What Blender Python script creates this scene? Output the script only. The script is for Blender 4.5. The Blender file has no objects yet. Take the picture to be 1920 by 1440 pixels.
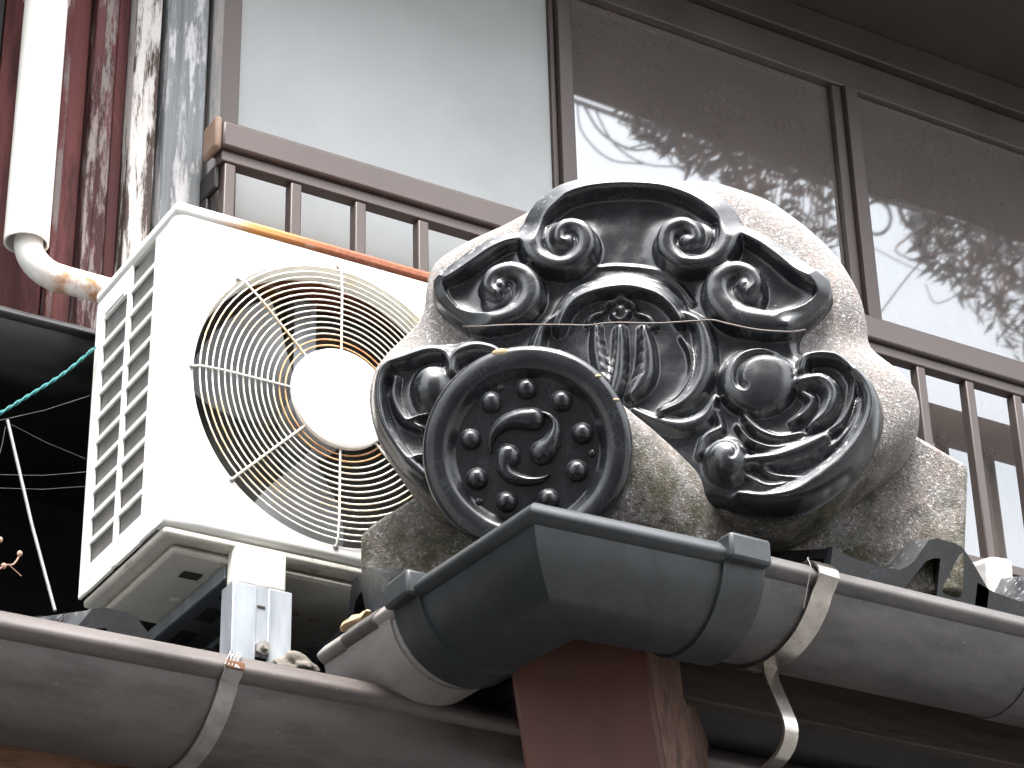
import bpy, bmesh, math, random
import numpy as np
from math import sin, cos, pi, radians, sqrt, atan2
random.seed(7); np.random.seed(7)
S = bpy.context.scene
COL = S.collection

# ------------------------------------------------------------------ camera
FPX = 4604.0; TH = radians(28.5); ROLL = radians(1.49); AZ = radians(31.5)
Z3 = np.array([0, 0, 1.0])
HH = np.array([sin(AZ), cos(AZ), 0]); R0 = np.array([cos(AZ), -sin(AZ), 0])
FW = HH*cos(TH)+Z3*sin(TH); U0 = np.cross(R0, FW)
UP = cos(ROLL)*U0+sin(ROLL)*R0; RT = cos(ROLL)*R0-sin(ROLL)*U0
CAM = np.array([0, 0, 1.55])
cd = bpy.data.cameras.new('camera'); co = bpy.data.objects.new('camera', cd); COL.objects.link(co)
cd.sensor_width = 36; cd.lens = FPX/1920*36; cd.clip_start = .05; cd.clip_end = 500
from mathutils import Matrix, Vector
M = Matrix(((RT[0], UP[0], -FW[0], CAM[0]), (RT[1], UP[1], -FW[1], CAM[1]), (RT[2], UP[2], -FW[2], CAM[2]), (0, 0, 0, 1)))
co.matrix_world = M
S.camera = co
# ------------------------------------------------------------------ light: bright overcast day
SUN_EL, SUN_AZ = radians(64), radians(205)      # azimuth clockwise from +Y
w = bpy.data.worlds.new('World'); S.world = w; w.use_nodes = True
nt = w.node_tree; nt.nodes.clear()
sky = nt.nodes.new('ShaderNodeTexSky'); sky.sky_type = 'NISHITA'; sky.sun_disc = False
sky.sun_elevation = SUN_EL; sky.sun_rotation = SUN_AZ; sky.dust_density = 4.0; sky.air_density = 1.0; sky.ozone_density = 1.0
hs = nt.nodes.new('ShaderNodeHueSaturation'); hs.inputs['Saturation'].default_value = .24
bgn = nt.nodes.new('ShaderNodeBackground'); bgn.inputs['Strength'].default_value = .15
wo = nt.nodes.new('ShaderNodeOutputWorld')
nt.links.new(sky.outputs[0], hs.inputs['Color'])
# overcast luminance law: zenith three times the horizon
_tc = nt.nodes.new('ShaderNodeTexCoord'); _sx = nt.nodes.new('ShaderNodeSeparateXYZ'); _mr = nt.nodes.new('ShaderNodeMapRange')
_mr.inputs[1].default_value = 0; _mr.inputs[2].default_value = 1; _mr.inputs[3].default_value = .65; _mr.inputs[4].default_value = 2.5
_vm = nt.nodes.new('ShaderNodeVectorMath'); _vm.operation = 'SCALE'
nt.links.new(_tc.outputs['Generated'], _sx.inputs[0]); nt.links.new(_sx.outputs[2], _mr.inputs[0]); nt.links.new(_mr.outputs[0], _vm.inputs['Scale'])
nt.links.new(hs.outputs[0], _vm.inputs[0]); nt.links.new(_vm.outputs[0], bgn.inputs['Color']); nt.links.new(bgn.outputs[0], wo.inputs[0])
sl = bpy.data.lights.new('sun', 'SUN'); sl.energy = 1.3; sl.angle = radians(25); sl.color = (1, .97, .93)
so = bpy.data.objects.new('sun', sl); COL.objects.link(so)
sd = Vector((sin(SUN_AZ)*cos(SUN_EL), cos(SUN_AZ)*cos(SUN_EL), sin(SUN_EL)))
so.rotation_euler = sd.to_track_quat('Z', 'Y').to_euler(); so.location = (0, -3, 12)
vs = S.view_settings
vs.view_transform = 'Standard'; vs.look = 'None'; vs.exposure = 1.85; vs.gamma = 1; vs.use_curve_mapping = False

# ------------------------------------------------------------------ pixel -> world helpers
def ray(x, y): return FW+RT*(x-960)/FPX-UP*(y-720)/FPX
def P(x, y, ax, v):
    d = ray(x, y); return CAM+d*((v-CAM[ax])/d[ax])
def PD(x, y, dep, a):
    d = ray(x, y); return CAM+d*(dep/(d@a))

# ------------------------------------------------------------------ mesh helpers
def nrm(v): v = np.asarray(v, float); return v/np.linalg.norm(v)
class MB:
    def __init__(s): s.v = []; s.f = []
    def add(s, vs_, fs):
        b = len(s.v); s.v += [tuple(map(float, p)) for p in vs_]; s.f += [tuple(i+b for i in f) for f in fs]; return s
    def box(s, x0, x1, y0, y1, z0, z1):
        return s.add([(x0,y0,z0),(x1,y0,z0),(x1,y1,z0),(x0,y1,z0),(x0,y0,z1),(x1,y0,z1),(x1,y1,z1),(x0,y1,z1)],
                     [(0,3,2,1),(4,5,6,7),(0,1,5,4),(1,2,6,5),(2,3,7,6),(3,0,4,7)])
    def obox(s, c, a, b, d):
        c, a, b, d = map(np.array, (c, a, b, d)); vv = []
        for k in (-1, 1):
            for (i, j) in ((-1,-1),(1,-1),(1,1),(-1,1)): vv.append(c+a*i+b*j+d*k)
        return s.add(vv, [(0,3,2,1),(4,5,6,7),(0,1,5,4),(1,2,6,5),(2,3,7,6),(3,0,4,7)])
    def loft(s, rings, closed=True, caps=True, loop=False):
        n = len(rings[0]); b = len(s.v)
        for r in rings: s.v += [tuple(map(float, p)) for p in r]
        m = len(rings); 
        for i in range(m if loop else m-1):
            i2 = (i+1) % m
            for j in range(n if closed else n-1):
                j2 = (j+1) % n
                s.f.append((b+i*n+j, b+i*n+j2, b+i2*n+j2, b+i2*n+j))
        if caps and closed and not loop:
            s.f.append(tuple(b+j for j in reversed(range(n)))); s.f.append(tuple(b+(m-1)*n+j for j in range(n)))
        return s
    def tube(s, path, r, n=8, caps=True, loop=False, flat=None, up=None):
        path = [np.array(p, float) for p in path]; m = len(path)
        rr = r if hasattr(r, '__len__') else [r]*m
        rings = []; prev = None
        for i in range(m):
            a = path[(i-1) % m] if (loop or i > 0) else path[i]
            c = path[(i+1) % m] if (loop or i < m-1) else path[i]
            t = nrm(c-a)
            if up is not None: ref = np.array(up, float)
            elif prev is None: ref = np.array([0, 0, 1.]) if abs(t[2]) < .9 else np.array([1., 0, 0])
            else: ref = prev
            x = nrm(ref-t*(ref@t)); y = np.cross(t, x); prev = x
            if flat: rings.append([path[i]+x*flat[0]*k+y*flat[1]*l for k, l in ((-1,-1),(1,-1),(1,1),(-1,1))])
            else: rings.append([path[i]+(x*cos(q)+y*sin(q))*rr[i] for q in np.linspace(0, 2*pi, n, endpoint=False)])
        return s.loft(rings, True, caps, loop)
    def prism(s, poly, off):          # poly 3d points, extruded by off
        n = len(poly); off = np.array(off)
        return s.add(list(poly)+[np.array(p)+off for p in poly],
                     [tuple(range(n)), tuple(reversed(range(n, 2*n)))]+[(i, i+n, (i+1) % n+n, (i+1) % n) for i in range(n)])
    def sphere(s, c, ax, seg=14, rg=8, half=False):
        c = np.array(c); ax = [np.array(a) for a in ax]; rings = []
        t0 = 0.02; t1 = pi/2 if half else pi-.02
        for t in np.linspace(t0, t1, rg):
            rings.append([c+ax[0]*sin(t)*cos(q)+ax[1]*sin(t)*sin(q)+ax[2]*cos(t) for q in np.linspace(0, 2*pi, seg, endpoint=False)])
        return s.loft(rings, True, True)
    def mesh(s, name, origin):
        me = bpy.data.meshes.new(name); o = np.array(origin)
        me.from_pydata([tuple(np.array(p)-o) for p in s.v], [], s.f); return me

def thing(name, label, cat, loc=(0, 0, 0), group=None, kind=None):
    o = bpy.data.objects.new(name, None); COL.objects.link(o); o.location = [float(c) for c in loc]; o.empty_display_size = .05
    if kind: o['kind'] = kind
    if label: o['label'] = label
    if cat: o['category'] = cat
    if group: o['group'] = group
    return o
def root_loc(o):
    while o.parent: o = o.parent
    return np.array(o.location)
def part(mb, name, mat, parent, smooth=35, bevel=0, seg=2, fixn=True):
    me = mb.mesh(name, root_loc(parent) if parent else (0, 0, 0))
    if fixn:
        bm = bmesh.new(); bm.from_mesh(me); bmesh.ops.recalc_face_normals(bm, faces=bm.faces); bm.to_mesh(me); bm.free()
    me.materials.append(mat)
    if smooth:
        for p in me.polygons: p.use_smooth = True
        me.set_sharp_from_angle(angle=radians(smooth))
    o = bpy.data.objects.new(name, me); COL.objects.link(o)
    if parent: o.parent = parent
    if bevel:
        b = o.modifiers.new('bevel', 'BEVEL'); b.width = bevel; b.segments = seg; b.limit_method = 'ANGLE'; b.angle_limit = radians(40)
    return o
def single(mb, name, mat, label=None, cat=None, loc=None, group=None, kind=None, **k):
    if loc is None:
        a = np.array(mb.v); loc = (a.min(0)+a.max(0))/2; loc[2] = a[:, 2].min()
    me_o = part(MB(), name, mat, None, **{**k, 'smooth': 0, 'bevel': 0})
    bpy.data.objects.remove(me_o)
    me = mb.mesh(name, loc)
    bm = bmesh.new(); bm.from_mesh(me); bmesh.ops.recalc_face_normals(bm, faces=bm.faces); bm.to_mesh(me); bm.free()
    me.materials.append(mat); sm = k.get('smooth', 35)
    if sm:
        for p in me.polygons: p.use_smooth = True
        me.set_sharp_from_angle(angle=radians(sm))
    o = bpy.data.objects.new(name, me); COL.objects.link(o); o.location = [float(c) for c in loc]
    if k.get('bevel'):
        b = o.modifiers.new('bevel', 'BEVEL'); b.width = k['bevel']; b.segments = 2; b.limit_method = 'ANGLE'; b.angle_limit = radians(40)
    for kk, vv in (('label', label), ('category', cat), ('group', group), ('kind', kind)):
        if vv: o[kk] = vv
    return o
def spline(pts, n):
    """Catmull-Rom through pts (any dimension), n samples"""
    p = np.array(pts, float); m = len(p)
    q = np.vstack([2*p[0]-p[1], p, 2*p[-1]-p[-2]]); out = []
    for t in np.linspace(0, m-1-1e-6, n):
        i = int(t); f = t-i; a, b, c, d = q[i], q[i+1], q[i+2], q[i+3]
        out.append(.5*((2*b)+(-a+c)*f+(2*a-5*b+4*c-d)*f*f+(-a+3*b-3*c+d)*f**3))
    return np.array(out)

# ------------------------------------------------------------------ materials
class NT:
    def __init__(s, name):
        s.m = bpy.data.materials.new(name); s.m.use_nodes = True; s.t = s.m.node_tree; s.n = s.t.nodes; s.l = s.t.links
        s.b = s.n['Principled BSDF']; s.tc = s.n.new('ShaderNodeTexCoord')
    def noise(s, scale, detail=4, rough=.6, stretch=None, off=0, space='Object', dist=0):
        n = s.n.new('ShaderNodeTexNoise'); n.inputs['Scale'].default_value = scale; n.inputs['Detail'].default_value = detail
        n.inputs['Roughness'].default_value = rough; n.inputs['Distortion'].default_value = dist
        mp = s.n.new('ShaderNodeMapping'); mp.inputs['Scale'].default_value = stretch or (1, 1, 1); mp.inputs['Location'].default_value = (off, off*.7, off*.3)
        s.l.new(s.tc.outputs[space], mp.inputs[0]); s.l.new(mp.outputs[0], n.inputs['Vector']); return n.outputs['Fac']
    def vor(s, scale, feature='F1', stretch=None):
        n = s.n.new('ShaderNodeTexVoronoi'); n.inputs['Scale'].default_value = scale; n.feature = feature
        mp = s.n.new('ShaderNodeMapping'); mp.inputs['Scale'].default_value = stretch or (1, 1, 1)
        s.l.new(s.tc.outputs['Object'], mp.inputs[0]); s.l.new(mp.outputs[0], n.inputs['Vector']); return n
    def ramp(s, fac, a, b, ca=(0, 0, 0), cb=(1, 1, 1)):
        n = s.n.new('ShaderNodeValToRGB'); n.color_ramp.elements[0].position = a; n.color_ramp.elements[1].position = b
        n.color_ramp.elements[0].color = (*ca, 1) if len(ca) == 3 else ca; n.color_ramp.elements[1].color = (*cb, 1)
        s.l.new(fac, n.inputs[0]); return n.outputs[0]
    def mr(s, v, a, b, lo=0.0, hi=1.0):
        n = s.n.new('ShaderNodeMapRange'); n.interpolation_type = 'SMOOTHSTEP'; s.l.new(v, n.inputs[0])
        for i, k in enumerate((a, b, lo, hi)): n.inputs[i+1].default_value = k
        return n.outputs[0]
    def mix(s, fac, a, b):
        n = s.n.new('ShaderNodeMix'); n.data_type = 'RGBA'
        for sock, v in ((n.inputs[0], fac), (n.inputs[6], a), (n.inputs[7], b)):
            if isinstance(v, (int, float)): sock.default_value = v
            elif isinstance(v, tuple): sock.default_value = (*v, 1)
            else: s.l.new(v, sock)
        return n.outputs[2]
    def math(s, op, a, b=0.0, clamp=False):
        n = s.n.new('ShaderNodeMath'); n.operation = op; n.use_clamp = clamp
        for i, v in enumerate((a, b)):
            if isinstance(v, (int, float)): n.inputs[i].default_value = v
            else: s.l.new(v, n.inputs[i])
        return n.outputs[0]
    def sep(s, out):
        n = s.n.new('ShaderNodeSeparateXYZ'); s.l.new(out, n.inputs[0]); return n.outputs
    def normal(s):
        g = s.n.new('ShaderNodeNewGeometry'); return s.sep(g.outputs['Normal'])
    def position(s):
        g = s.n.new('ShaderNodeNewGeometry'); return s.sep(g.outputs['Position'])
    def bump(s, h, strength=.3, dist=.002):
        n = s.n.new('ShaderNodeBump'); n.inputs['Strength'].default_value = strength; n.inputs['Distance'].default_value = dist
        s.l.new(h, n.inputs['Height']); s.l.new(n.outputs[0], s.b.inputs['Normal']); return s
    def set(s, color=None, rough=None, metal=None, spec=None):
        for k, v in (('Base Color', color), ('Roughness', rough), ('Metallic', metal), ('Specular IOR Level', spec)):
            if v is None: continue
            if isinstance(v, (int, float)): s.b.inputs[k].default_value = v
            elif isinstance(v, tuple): s.b.inputs[k].default_value = (*v, 1)
            else: s.l.new(v, s.b.inputs[k])
        return s
MT = {}
def paint(name, c1, c2, scale=30, rough=(.35, .55), bump=.1, stretch=None, spec=.5, metal=0, dist=.001):
    t = NT(name); n = t.noise(scale, 5, .65, stretch); t.set(t.mix(t.ramp(n, .35, .68), c1, c2), t.ramp(n, .3, .7, (rough[0],)*3, (rough[1],)*3), metal, spec)
    if bump: t.bump(t.noise(scale*4, 3, .6, stretch), bump, dist)
    MT[name] = t.m; return t.m

# black glazed ceramic, shoulders paled by lichen and dust; medallion's sky sheen painted in too
def glaze_mat(name, dust):
    t = NT(name); nz = t.normal()[2]
    up = t.ramp(nz, .24, .62)
    sp = t.noise(170, 3, .7); sp2 = t.noise(18, 4, .6)
    m = t.math('MULTIPLY', t.math('MULTIPLY', up, t.ramp(sp2, .25, .6)), dust)
    m2 = t.math('MULTIPLY', m, t.ramp(sp, .3, .62))
    m3 = t.math('MULTIPLY', t.math('MULTIPLY', up, t.ramp(t.noise(120, 2, .5, off=3), .60, .68)), dust)
    base = t.mix(t.ramp(sp2, .35, .7), (.008, .009, .0105), (.016, .0175, .020))
    base = t.mix(t.math('ADD', t.math('MULTIPLY', m, .55), t.math('MULTIPLY', m2, .4), True), base, (.19, .20, .21))
    base = t.mix(m3, base, (.55, .56, .56))
    ve = t.vor(75, 'DISTANCE_TO_EDGE'); cr = t.math('MULTIPLY', t.ramp(ve.outputs['Distance'], .0, .05, (1, 1, 1), (0, 0, 0)), t.ramp(sp2, .45, .65))
    base = t.mix(t.math('MULTIPLY', cr, .5), base, (.06, .065, .07))
    chips = t.ramp(t.noise(55, 2, .5, off=9), .765, .785)
    base = t.mix(chips, base, (.34, .27, .21))
    r = t.mix(m, t.ramp(t.noise(24, 4, .6, off=5), .3, .75, (.17,)*3, (.32,)*3), (.6, .6, .6))
    t.set(base, r, 0, .62)
    bh = t.math('ADD', t.noise(60, 3, .5), t.math('MULTIPLY', t.noise(320, 2, .5), .25))
    t.bump(bh, .12, .0025); MT[name] = t.m
glaze_mat('glaze', 1.0); glaze_mat('glaze_clean', .35)

def crust_mat(name, moss=True):
    t = NT(name); p = t.position()
    grain = t.vor(330); g2 = t.noise(215, 4, .8); big = t.noise(9, 5, .65); mid = t.noise(32, 4, .7, off=2)
    c = t.mix(t.ramp(big, .3, .7), (.165, .157, .15), (.25, .235, .225))
    c = t.mix(t.ramp(mid, .45, .75), c, (.25, .195, .172))
    c = t.mix(t.math('MULTIPLY', t.ramp(g2, .50, .64), .8), c, (.06, .056, .052))
    c = t.mix(t.ramp(t.noise(190, 3, .7, off=6), .56, .64), c, (.46, .45, .44))
    up = t.ramp(t.normal()[2], .2, .9)
    c = t.mix(t.math('MULTIPLY', up, .30), c, (.34, .33, .325))
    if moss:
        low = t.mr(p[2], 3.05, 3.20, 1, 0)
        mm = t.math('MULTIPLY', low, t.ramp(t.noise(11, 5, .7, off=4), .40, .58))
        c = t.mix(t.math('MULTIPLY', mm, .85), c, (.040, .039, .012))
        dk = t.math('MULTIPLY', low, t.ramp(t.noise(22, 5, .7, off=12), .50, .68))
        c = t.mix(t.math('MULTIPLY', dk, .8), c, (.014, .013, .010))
    t.set(c, .92, 0, .25)
    t.bump(t.math('ADD', g2, t.math('MULTIPLY', grain.outputs['Distance'], .8)), .5, .003); MT[name] = t.m
crust_mat('crust')

# air conditioner enamel with grime, plus rusty top
t = NT('enamel'); n = t.noise(6, 5, .6); t.set(t.mix(t.ramp(n, .35, .75), (.84, .835, .80), (.78, .765, .72)), .42, 0, .45); t.bump(t.noise(300, 2, .5), .04, .001); MT['enamel'] = t.m
t = NT('rusty_enamel'); p = t.position(); n = t.noise(26, 6, .7, stretch=(.35, 1, 1)); ns = t.noise(120, 4, .7)
g = t.mr(p[0], 1.30, 1.40); nz = t.normal()
r_ = t.math('MULTIPLY', g, t.ramp(n, .22, .44))
rust = t.mix(t.ramp(ns, .3, .7), (.17, .052, .028), (.28, .10, .05)); rust = t.mix(t.mr(p[0], 1.34, 1.56, 1, 0), rust, (.55, .24, .07))
t.set(t.mix(r_, (.83, .82, .79), rust), .75, 0, .3); t.bump(ns, .2, .001); MT['rusty_enamel'] = t.m
t = NT('tray_metal'); n = t.noise(9, 5, .65, stretch=(1, 1, 1)); p = t.position()
c = t.mix(t.ramp(n, .35, .7), (.56, .535, .47), (.42, .40, .35)); c = t.mix(t.ramp(t.noise(16, 5, .7, off=3), .60, .72), c, (.16, .065, .03))
t.set(c, .5, 0, .4); MT['tray_metal'] = t.m
t = NT('wire_grille'); n = t.noise(14, 4, .6); t.set(t.mix(t.ramp(n, .48, .66), (.80, .78, .70), (.66, .47, .26)), .5, 0, .4); MT['wire_grille'] = t.m
t = NT('wire_rust'); n = t.noise(40, 4, .6); t.set(t.mix(t.ramp(n, .3, .6), (.45, .17, .08), (.68, .44, .24)), .7, 0, .3); MT['wire_rust'] = t.m
t = NT('coil_fins'); wv = t.n.new('ShaderNodeTexWave'); wv.inputs['Scale'].default_value = 90; wv.bands_direction = 'Y'; t.l.new(t.tc.outputs['Object'], wv.inputs[0])
n = t.noise(20, 4, .6, stretch=(1, 1, .3)); t.set(t.mix(t.ramp(n, .3, .7), (.21, .205, .195), (.13, .127, .12)), .5, .2); t.bump(wv.outputs['Fac'], .4, .001); MT['coil_fins'] = t.m
paint('fan_plastic', (.25, .265, .28), (.20, .21, .22), 10, (.35, .5), 0)
paint('coil_dark', (.075, .074, .066), (.045, .044, .038), 14, (.6, .8), .2, (1, 1, .2))
paint('dark_inside', (.018, .017, .015), (.03, .028, .024), 12, (.7, .9), 0)
paint('galvanized', (.30, .33, .36), (.44, .47, .50), 22, (.35, .6), .1, (1, 1, .2), .5, .45)
paint('galvanized_shade', (.10, .115, .13), (.15, .165, .18), 22, (.4, .6), .1, (1, .2, 1), .5, .3)  # under plate's shade put into a darker galvanized colour
paint('bracket_white', (.80, .79, .74), (.72, .69, .60), 9, (.4, .6), .05)
paint('steel', (.45, .43, .40), (.30, .27, .24), 60, (.3, .55), .2, None, .5, .7)
paint('stainless', (.42, .39, .35), (.26, .235, .205), 30, (.14, .32), .08, (1, 1, 1), .5, .95)
paint('old_strap', (0.16, 0.152, 0.144), (0.264, 0.248, 0.232), 45, (.45, .7), .3, None, .5, .4)
paint('rust_chip', (0.18, 0.08, 0.036), (0.12, 0.052, 0.024), 60, (.8, .9), .3)
def gutter_mat(name, c1, c2, streak, dirt, r=(.38, .55)):
    t = NT(name); n = t.noise(5, 5, .6, stretch=streak); n2 = t.noise(26, 6, .7, stretch=streak); sp = t.noise(180, 3, .6)
    c = t.mix(t.ramp(n, .3, .7), c1, c2); c = t.mix(t.math('MULTIPLY', t.ramp(n2, .46, .68), .75), c, dirt); c = t.mix(t.math('MULTIPLY', t.ramp(sp, .66, .72), .5), c, tuple(min(1, k*2.2) for k in c2))
    t.set(c, t.ramp(n2, .3, .7, (r[0],)*3, (r[1],)*3), 0, .45); t.bump(n2, .05, .002); MT[name] = t.m
gutter_mat('gutter_grey', (.064, .059, .055), (.086, .079, .073), (.35, 1, 1), (.036, .033, .029))
gutter_mat('gutter_charcoal', (.021, .025, .027), (.030, .034, .036), (1, 1, .6), (.013, .015, .016), (.38, .55))
gutter_mat('gutter_brown', (.070, .058, .054), (.094, .079, .073), (.3, 1, 1), (.034, .028, .025))
gutter_mat('gutter_taupe', (0.225, 0.21, 0.1988), (0.18, 0.165, 0.1537), (1, .35, 1), (.15, .135, .12))
gutter_mat('gutter_black', (0.0078, 0.0078, 0.0084), (0.012, 0.012, 0.0126), (.35, 1, 1), (.03, .03, .03))
paint('bronze_frame', (0.07626, 0.05952, 0.05394), (0.093, 0.0744, 0.06696), 8, (.38, .5), .03, (1, 1, .3), .5, .25)
paint('bronze_dark', (0.012, 0.0092, 0.0084), (0.017, 0.0132, 0.012), 8, (.4, .55), .03, None, .5, .2)
paint('rail_cap_tan', (0.2352, 0.168, 0.1232), (0.1904, 0.1232, 0.084), 30, (.5, .7), .1)
def glass_mat(name, dcol, fac, rough):
    t = NT(name); n = t.noise(3, 5, .6); d = t.n.new('ShaderNodeBsdfDiffuse'); g = t.n.new('ShaderNodeBsdfGlossy')
    sm = t.noise(40, 5, .7, stretch=(1, 1, .5))
    t.l.new(t.mix(t.ramp(n, .3, .7), dcol, tuple(k*.82 for k in dcol)), d.inputs['Color'])
    g.inputs['Roughness'].default_value = rough; g.inputs['Color'].default_value = (.93, .97, .98, 1)
    mx = t.n.new('ShaderNodeMixShader'); t.l.new(t.ramp(sm, .2, .9, (fac,)*3, (fac*.86,)*3), mx.inputs[0]); t.l.new(d.outputs[0], mx.inputs[1]); t.l.new(g.outputs[0], mx.inputs[2])
    t.l.new(mx.outputs[0], t.n['Material Output'].inputs[0]); MT[name] = t.m
glass_mat('glass', (.135, .114, .103), .26, .038)
glass_mat('glass_frosted', (.40, .415, .41), .03, .34)
# peeling paint boards
def peel(name, under, over, amt, scale, grey=None):
    t = NT(name); n = t.noise(scale, 7, .72, stretch=(1, 1, .12)); n2 = t.noise(scale*2.4, 6, .75, stretch=(1, 1, .16), off=4); wood = t.noise(90, 5, .6, stretch=(1, 1, .03))
    u = t.mix(t.ramp(wood, .3, .7), under, tuple(k*.55 for k in under))
    m = t.ramp(n, amt-.035, amt+.035); c = t.mix(m, u, over)
    if grey: c = t.mix(t.math('MULTIPLY', t.ramp(n2, .50, .58), .9), c, grey)
    t.set(c, .78, 0, .3); t.bump(t.math('ADD', m, t.math('MULTIPLY', wood, .5)), .6, .002); MT[name] = t.m
peel('peel_maroon', (0.18, 0.156, 0.144), (0.093, 0.024, 0.024), .40, 9, (.16, .14, .135))
peel('plain_maroon', (0.069, 0.0192, 0.0198), (0.114, 0.0348, 0.033), .52, 6)
peel('peel_dark_maroon', (0.054, 0.018, 0.0192), (0.093, 0.033, 0.033), .5, 12, (.23, .205, .195))
peel('peel_white', (0.0806, 0.0558, 0.0465), (0.496, 0.4805, 0.4588), .48, 34)
peel('peel_grey', (0.204, 0.222, 0.234), (0.396, 0.402, 0.414), .50, 14, (0.468, 0.468, 0.474))
peel('trim_grey', (0.13, 0.135, 0.1375), (0.18, 0.1775, 0.175), .5, 10, (0.25, 0.23, 0.22))
t = NT('pvc'); n = t.noise(8, 5, .6); t.set(t.mix(t.ramp(n, .35, .75), (.84, .83, .79), (.78, .765, .71)), .38, 0, .4); MT['pvc'] = t.m
t = NT('pvc_rust'); n = t.noise(22, 6, .7); p = t.position(); lo = t.mr(p[0], 1.235, 1.30)
c = t.mix(t.math('MULTIPLY', lo, t.ramp(n, .46, .64)), (.83, .82, .78), (.46, .25, .12)); c = t.mix(t.math('MULTIPLY', lo, t.ramp(t.noise(60, 5, .7), .60, .7)), c, (.62, .56, .42)); t.set(c, .6, 0, .3); t.bump(n, .3, .003); MT['pvc_rust'] = t.m
# timber
def wood(name, c1, c2, stretch, scale=14):
    t = NT(name); n = t.noise(scale, 6, .65, stretch=stretch); n2 = t.noise(scale*5, 5, .7, stretch=stretch); c = t.mix(t.ramp(n, .3, .7), c1, c2); c = t.mix(t.math('MULTIPLY', t.ramp(n2, .46, .64), .8), c, tuple(k*.35 for k in c1))
    t.set(c, .68, 0, .35); t.bump(n2, .35, .002); MT[name] = t.m
paint('beam_red', (.085, .030, .020), (.060, .024, .017), 9, (.55, .75), .4, (1, 1, .5)); wood('beam_brown', (.11, .062, .046), (.16, .09, .068), (1, 1, .3))
wood('fascia_wood', (0.03, 0.02, 0.016), (0.044, 0.028, 0.0208), (.12, 1, 1)); wood('fascia_orange', (.20, .105, .06), (.26, .14, .08), (.15, 1, 1))
paint('soffit_wood', (.036, .028, .025), (.046, .036, .032), 5, (.55, .7), .05)
wood('soffit_wood_grain', (0.042, 0.0312, 0.0264), (0.052, 0.0392, 0.0332), (1, .15, 1), 6)
paint('soffit_dark', (.020, .017, .018), (.03, .026, .026), 8, (.6, .8), .05)
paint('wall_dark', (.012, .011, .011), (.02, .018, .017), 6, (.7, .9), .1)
paint('plaster', (0.31, 0.3, 0.29), (0.37, 0.365, 0.36), 26, (.8, .95), .6)
paint('foam', (0.33, 0.24, 0.132), (0.396, 0.3, 0.186), 60, (.8, .95), .8)
paint('mortar_tan', (0.12, 0.1075, 0.0875), (0.17, 0.155, 0.13), 40, (.7, .9), .5)
paint('copper_wire', (.10, .082, .074), (.14, .115, .10), 90, (.45, .6), 0, None, .5, .3)
paint('grey_wire', (0.204, 0.198, 0.186), (0.156, 0.15, 0.144), 60, (.5, .6), 0)
paint('green_string', (0.018, 0.132, 0.132), (0.03, 0.198, 0.198), 120, (.7, .8), 0)
paint('dry_twig', (.30, .17, .13), (.42, .26, .20), 60, (.8, .9), 0)
paint('vine_leaf', (.07, .08, .085), (.12, .13, .135), 20, (.6, .8), 0)
paint('cable', (.03, .03, .032), (.045, .045, .047), 20, (.5, .6), 0)
paint('asphalt', (.10, .10, .10), (.14, .14, .138), 3, (.8, .95), .2)
paint('web', (0.125, 0.125, 0.125), (0.15, 0.15, 0.15), 20, (.6, .7), 0)
paint('facade_far', (.10, .095, .09), (.13, .12, .115), 1.5, (.7, .9), 0)

# ------------------------------------------------------------------ setting
g = single(MB().box(-120, 120, -120, 120, -.2, 0), 'ground', MT['asphalt'], kind='structure', loc=(0, 0, 0))
YW, YR = 3.75, 3.60
EZ = 5.18; EY = 3.22                        # upper eave
# house: walls, eaves, window
house = thing('house', 'old timber house front with peeling maroon boards, sliding window and dark eaves', 'house', (1.2, 3.9, 0))
part(MB().box(-3, 7, 4.25, 4.35, 0, 5.3), 'wall', MT['wall_dark'], house)
part(MB().box(2.1, 7, 3.80, 3.86, 2.5, 3.70), 'wall', MT['wall_dark'], house)
part(MB().box(-3, 7, 3.80, 4.25, 3.70, 3.76), 'lintel', MT['wall_dark'], house)
part(MB().box(1.60, 7, 4.0, 4.05, 3.76, 5.2), 'inner_wall', MT['wall_dark'], house)
# eave overhead
sof = part(MB().box(-3, 7, 3.42, YW+.3, EZ, EZ+.03), 'soffit', MT['soffit_wood'], house)
part(MB().box(-3, 7, EY, 3.42, EZ+.004, EZ+.10), 'eave_board', MT['soffit_wood'], house)
part(MB().box(-3, 7, EY-.1, 4.5, EZ+.10, EZ+.16), 'roof', MT['wall_dark'], house)
part(MB().box(1.60, 7, YW-.035, YW+.07, 5.095, EZ), 'head_beam', MT['soffit_wood'], house, bevel=.004)
# cladding boards left of the window (each board a piece)
def pxX(x, y, Y=YW): return P(x, y, 1, Y)[0]
ZB0, ZB1 = 3.76, EZ
def board(x0, x1, y0, mat, name='plank'):
    return part(MB().box(x0, x1, y0, YW+.03, ZB0, ZB1), name, MT[mat], house, bevel=.003)
for i in range(14):                         # boards running on behind and left of the white pipe
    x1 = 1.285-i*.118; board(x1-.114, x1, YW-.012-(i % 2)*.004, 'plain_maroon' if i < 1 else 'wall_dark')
board(1.288, 1.303, YW-.028, 'peel_maroon'); board(1.305, 1.345, YW-.008, 'plain_maroon'); board(1.347, 1.366, YW-.034, 'peel_dark_maroon')
board(1.368, 1.398, YW-.018, 'peel_dark_maroon'); board(1.400, 1.424, YW-.012, 'plain_maroon')
board(1.426, 1.478, YW-.045, 'peel_white'); board(1.480, 1.489, YW-.02, 'trim_grey')
board(1.491, 1.573, YW-.055, 'peel_grey'); board(1.575, 1.586, YW-.03, 'trim_grey'); board(1.588, 1.612, YW-.045, 'trim_grey')
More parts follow.
